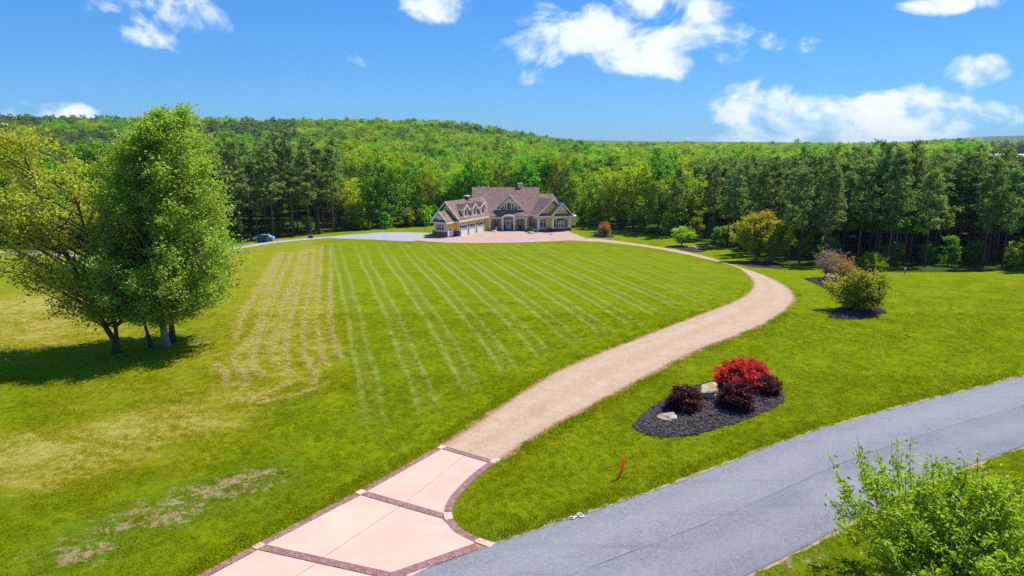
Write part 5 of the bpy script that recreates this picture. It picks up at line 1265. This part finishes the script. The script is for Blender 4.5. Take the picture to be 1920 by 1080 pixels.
# young roadside tree, seen from above
def young():
    r = np.random.default_rng(77)
    w, l = grow(r, [([(0, 0, 0), (0.1, 0, 1.2), (-0.1, 0.1, 2.8), (0.1, 0, 5.2)], 0.10), ([(0, 0, 0), (-0.4, 0.1, 1.0), (-1.4, 0.4, 2.6), (-2.0, 0.6, 4.6)], 0.07), ([(0, 0, 0), (0.5, 0.2, 1.2), (1.5, 0.5, 2.8), (1.9, 0.7, 4.9)], 0.07), ([(0, 0, 0), (0.0, -0.4, 1.2), (0.3, -1.4, 2.6), (0.4, -2.0, 4.2)], 0.07)],
                lambda h: np.interp(h, [0, 0.3, 0.6, 0.85, 1], [2.6, 3.6, 3.0, 1.9, 0.9]), 0.9, 5.0, 175, 9, 16, 0.8, 0.155, (M['bark_dark'], M['leaf_young']), twig=0.7, clump=0.11, rise=1.4, br=0.03, asp=0.5)
    x, y = 15.2, 21.2; e = plant('young_tree', G3(x, y, -0.05), w, l, 'young light green tree with long leafy shoots beside the asphalt road', 'tree')
    # long upright shoots with leaf whorls
    m = MB(); P = []
    for i in range(76):
        a = r.uniform(0, 6.28); q = 3.7 * math.sqrt(r.uniform(0.03, 1)); z0 = 4.3 - 0.35 * q + r.uniform(-0.5, 0.5); L_ = r.uniform(0.6, 1.75)
        b = np.array([q * math.cos(a), q * math.sin(a), z0]); t = b + np.array([0.16 * q * math.cos(a) + r.normal(0, 0.12), 0.16 * q * math.sin(a) + r.normal(0, 0.12), L_])
        k = bez(b, (b + t) / 2 + r.normal(0, 0.05, 3), t, 5); m.tube(k, [0.014, 0.012, 0.010, 0.008, 0.005], 4, False)
        for f in np.arange(0.05, 1.01, 0.16): P.append(b + (t - b) * f + r.normal(0, 1, (10, 3)) * (0.10, 0.10, 0.05) * (1.0 if f > 0.9 else 1.2))
    new_obj('shoot_wood', mesh_np('shoot_wood', np.array(m.v), m.f, True, M['bark_dark']), None, e)['kind'] = 'stuff'
    new_obj('shoot_leaves', leaf_mesh('shoot_leaves', np.concatenate(P), 0.15, r, M['leaf_young'], 0.8, 0.5), None, e)
young()

# ------------------------------------------------------------------ far farm sheds
for i, (az_, d_, L_) in enumerate([(0.596, 1180, 26), (0.612, 1230, 18), (0.636, 1200, 34)]):
    x, y = math.sin(az_) * d_, math.cos(az_) * d_; e = empty('farm_shed', G3(x, y), ['long low white farm shed at the edge of the far field, next to the woods', 'shortest low white farm shed on the far field, between the other two', 'longest low white farm shed out in the far field'][i], 'shed', 'white sheds on the far field', -az_)
    m = MB(); m.box(-L_ / 2, L_ / 2, -5, 5, -1, 3.2); m.build('wall', M['shed_white'], e)
    m = MB(); m.add([(-L_ / 2 - 0.5, -5.6, 3.1), (L_ / 2 + 0.5, -5.6, 3.1), (L_ / 2 + 0.5, 5.6, 3.1), (-L_ / 2 - 0.5, 5.6, 3.1), (-L_ / 2 - 0.5, 0, 5.2), (L_ / 2 + 0.5, 0, 5.2)], [[0, 1, 5, 4], [2, 3, 4, 5], [0, 4, 3], [1, 2, 5], [0, 3, 2, 1]]); m.build('roof', M['shed_white'], e)

# ------------------------------------------------------------------ grass tufts and straw
def tuft_src(name, mat, n, h, spread, w, seed, flat=False):
    r = np.random.default_rng(seed); V = []; F = []
    for i in range(n):
        a = r.uniform(0, 6.28); b = np.array([r.normal(0, spread), r.normal(0, spread), 0.0]); d = np.array([math.cos(a), math.sin(a), 0]); s = np.array([-d[1], d[0], 0]) * w
        hh = h * r.uniform(0.5, 1.2); o = len(V)
        if flat: b[2] = r.uniform(0, 0.08); V += [b - s, b + s, b + d * hh * 2 + s + (0, 0, r.uniform(-0.02, 0.05)), b + d * hh * 2 - s]; F.append([o, o + 1, o + 2, o + 3])
        else: V += [b - s, b + s, b + d * hh * r.uniform(0.25, 0.9) + (0, 0, hh)]; F.append([o, o + 1, o + 2])
    me = mesh_np(name, np.array(V), F, False, M[mat]); return bpy.data.objects.new(name, me)
def lawn_tufts():
    r = np.random.default_rng(13)
    src = [tuft_src('tuft', 'blade', 22, 0.075, 0.10, 0.016, 3), tuft_src('tuft', 'blade', 22, 0.10, 0.09, 0.015, 4), tuft_src('tuft', 'blade', 16, 0.06, 0.12, 0.018, 5)]
    out = []
    for y0, y1, dens in ((20, 32, 44), (32, 46, 30), (46, 66, 13), (66, 100, 4)):
        w = 0.80 * y1 + 8; n = int(2 * w * (y1 - y0) * dens); out.append(np.stack([r.uniform(-w, w, n), r.uniform(y0, y1, n)], 1))
    P = np.concatenate(out); P = P[np.abs(P[:, 0]) < 0.80 * P[:, 1] + 6]
    X, Y = P[:, 0], P[:, 1]
    bad = poly_mask(np.vstack([drive_L, drive_R[::-1]]), X, Y) | poly_mask(np.vstack([road_N, road_S[::-1]]), X, Y) | poly_mask(np.vstack([apron_L, apron_R, [apron_R[-1] - (apron_R[-1] - at(760, 1080)) * 3]]), X, Y)
    for b in BEDS.values(): bad |= poly_mask(b, X, Y)
    for L_ in (drive_L, drive_R, road_N, road_S):      # the worn edge is thin of grass
        bad |= (poly_dist(resample(L_, 120), X, Y) < 0.12) & (r.uniform(0, 1, len(X)) < 0.8)
    P = P[~bad]; X, Y = P[:, 0], P[:, 1]; A = ground_attrs(X, Y); n = len(P)
    keep = r.uniform(0, 1, n) > 0.75 * A['bare'] * (np.sin(X * 2.1 + np.sin(Y * 1.7)) * np.sin(Y * 2.6) > -0.2)
    P = P[keep]; A = {k: v[keep] for k, v in A.items()}; n = len(P); X, Y = P[:, 0], P[:, 1]
    near_edge = np.minimum.reduce([poly_dist(resample(L_, 120), X, Y) for L_ in (drive_L, drive_R, road_N, apron_L)]) < 0.9
    s = r.uniform(0.6, 1.25, n) * (1 + 0.010 * np.maximum(Y - 30, 0)) * np.where(near_edge, 1.25, 1.0) * (1 - 0.75 * sstep(60, 100, Y))
    V = np.stack([X, Y, zt(X, Y) - 0.005], 1)
    instancer('grass', V, np.stack([r.normal(0, 0.1, n), r.normal(0, 0.1, n), r.uniform(0, 6.28, n)], 1), np.stack([s, s, s * r.uniform(0.45, 1.1, n) * np.where(near_edge, 1.5, 1.0)], 1), r.integers(0, 3, n), src, 'short lawn grass in small uneven tufts', A)
    # cut straw lying in rows
    st = [tuft_src('straw', 'straw', 26, 0.10, 0.16, 0.012, 8, True), tuft_src('straw', 'straw', 26, 0.12, 0.20, 0.012, 9, True)]
    Q = []
    for i, row in enumerate(hay_rows):
        L_ = smooth_line(row, 0.12) if False else resample(row, max(20, int(np.linalg.norm(np.diff(row, axis=0), axis=1).sum() / 0.05)))
        k = len(L_); gap = np.sin(np.arange(k) * 0.013 + i) + np.sin(np.arange(k) * 0.005 + 2 * i) + r.normal(0, 0.5, k)
        L_ = L_[gap > -0.9]; k = len(L_); wob = 0.05 * np.sin(np.arange(k) * 0.13 + i)[:, None] * np.array([[1.0, 0.2]])
        Q.append(L_ + wob + r.normal(0, 0.13, (k, 2)) + np.repeat(r.normal(0, 0.10, (k // 8 + 1, 2)), 8, axis=0)[:k])
    Q = np.concatenate(Q); n = len(Q); s = r.uniform(0.24, 0.46, n)
    instancer('cut_straw', np.stack([Q[:, 0], Q[:, 1], zt(Q[:, 0], Q[:, 1]) + 0.02], 1), np.stack([r.normal(0, 0.15, n), r.normal(0, 0.15, n), r.uniform(0, 6.28, n)], 1), np.stack([s, s, s], 1), r.integers(0, 2, n), st, 'dry straw of cut hay lying in rows on the lawn')
lawn_tufts()
def mulch_chips():
    r = np.random.default_rng(17); src = []
    for k_ in range(2):
        m = MB()
        for i in range(7):
            a = r.uniform(0, 6.28); c_, s_ = math.cos(a), math.sin(a); L_, w_ = r.uniform(0.03, 0.07), r.uniform(0.01, 0.02); o = r.normal(0, 0.06, 2); z = r.uniform(0, 0.03); t_ = r.uniform(-0.02, 0.03)
            q = [(-L_, -w_), (L_, -w_), (L_, w_), (-L_, w_)]; f = lambda p, dz: (o[0] + p[0] * c_ - p[1] * s_, o[1] + p[0] * s_ + p[1] * c_, z + dz + (t_ if p[0] > 0 else 0))
            m.prism([f(p, 0) for p in q], [f(p, 0.012) for p in q])
        src.append(bpy.data.objects.new('mulch_chip', mesh_np('mulch_chip', np.array(m.v), m.f, False, M['chip'])))
    P = []
    for key, n in (('front', 5200), ('shrub', 1500), ('mauve', 900)):
        b = BEDS[key]; lo_, hi_ = b.min(0) - 0.2, b.max(0) + 0.2; q = r.uniform(lo_, hi_, (n * 2, 2)); c = b.mean(0)
        q = q[poly_mask((b - c) * 1.02 + c, q[:, 0], q[:, 1])][:n]
        dd = poly_dist(np.vstack([b, b[:1]]), q[:, 0], q[:, 1]); P.append(np.stack([q[:, 0], q[:, 1], zt(q[:, 0], q[:, 1]) + 0.03 + (0.15 if key != 'mauve' else 0.09) * np.clip(dd / dd.max() * 2.2, 0, 1)], 1))
    P = np.concatenate(P); n = len(P); s_ = r.uniform(0.7, 1.5, n)
    instancer('mulch_chips', P, np.stack([r.normal(0, 0.2, n), r.normal(0, 0.2, n), r.uniform(0, 6.28, n)], 1), np.stack([s_] * 3, 1), r.integers(0, 2, n), src, 'loose dark bark chips on the mulch beds')
mulch_chips()

# ------------------------------------------------------------------ air
def haze():
    m = MB(); m.box(-8600, 8600, -80, 8800, -14, 95)
    k = NT('haze_air'); v = k.n('ShaderNodeVolumePrincipled', {'Color': (0.62, 0.80, 1.0), 'Density': 0.000075, 'Anisotropy': 0.2})
    k.t.links.new(v.outputs[0], k.out.inputs['Volume'])
    o = m.build('haze', k.m); tag(o, 'thin blue haze over the distant hills', kind='stuff')
haze()
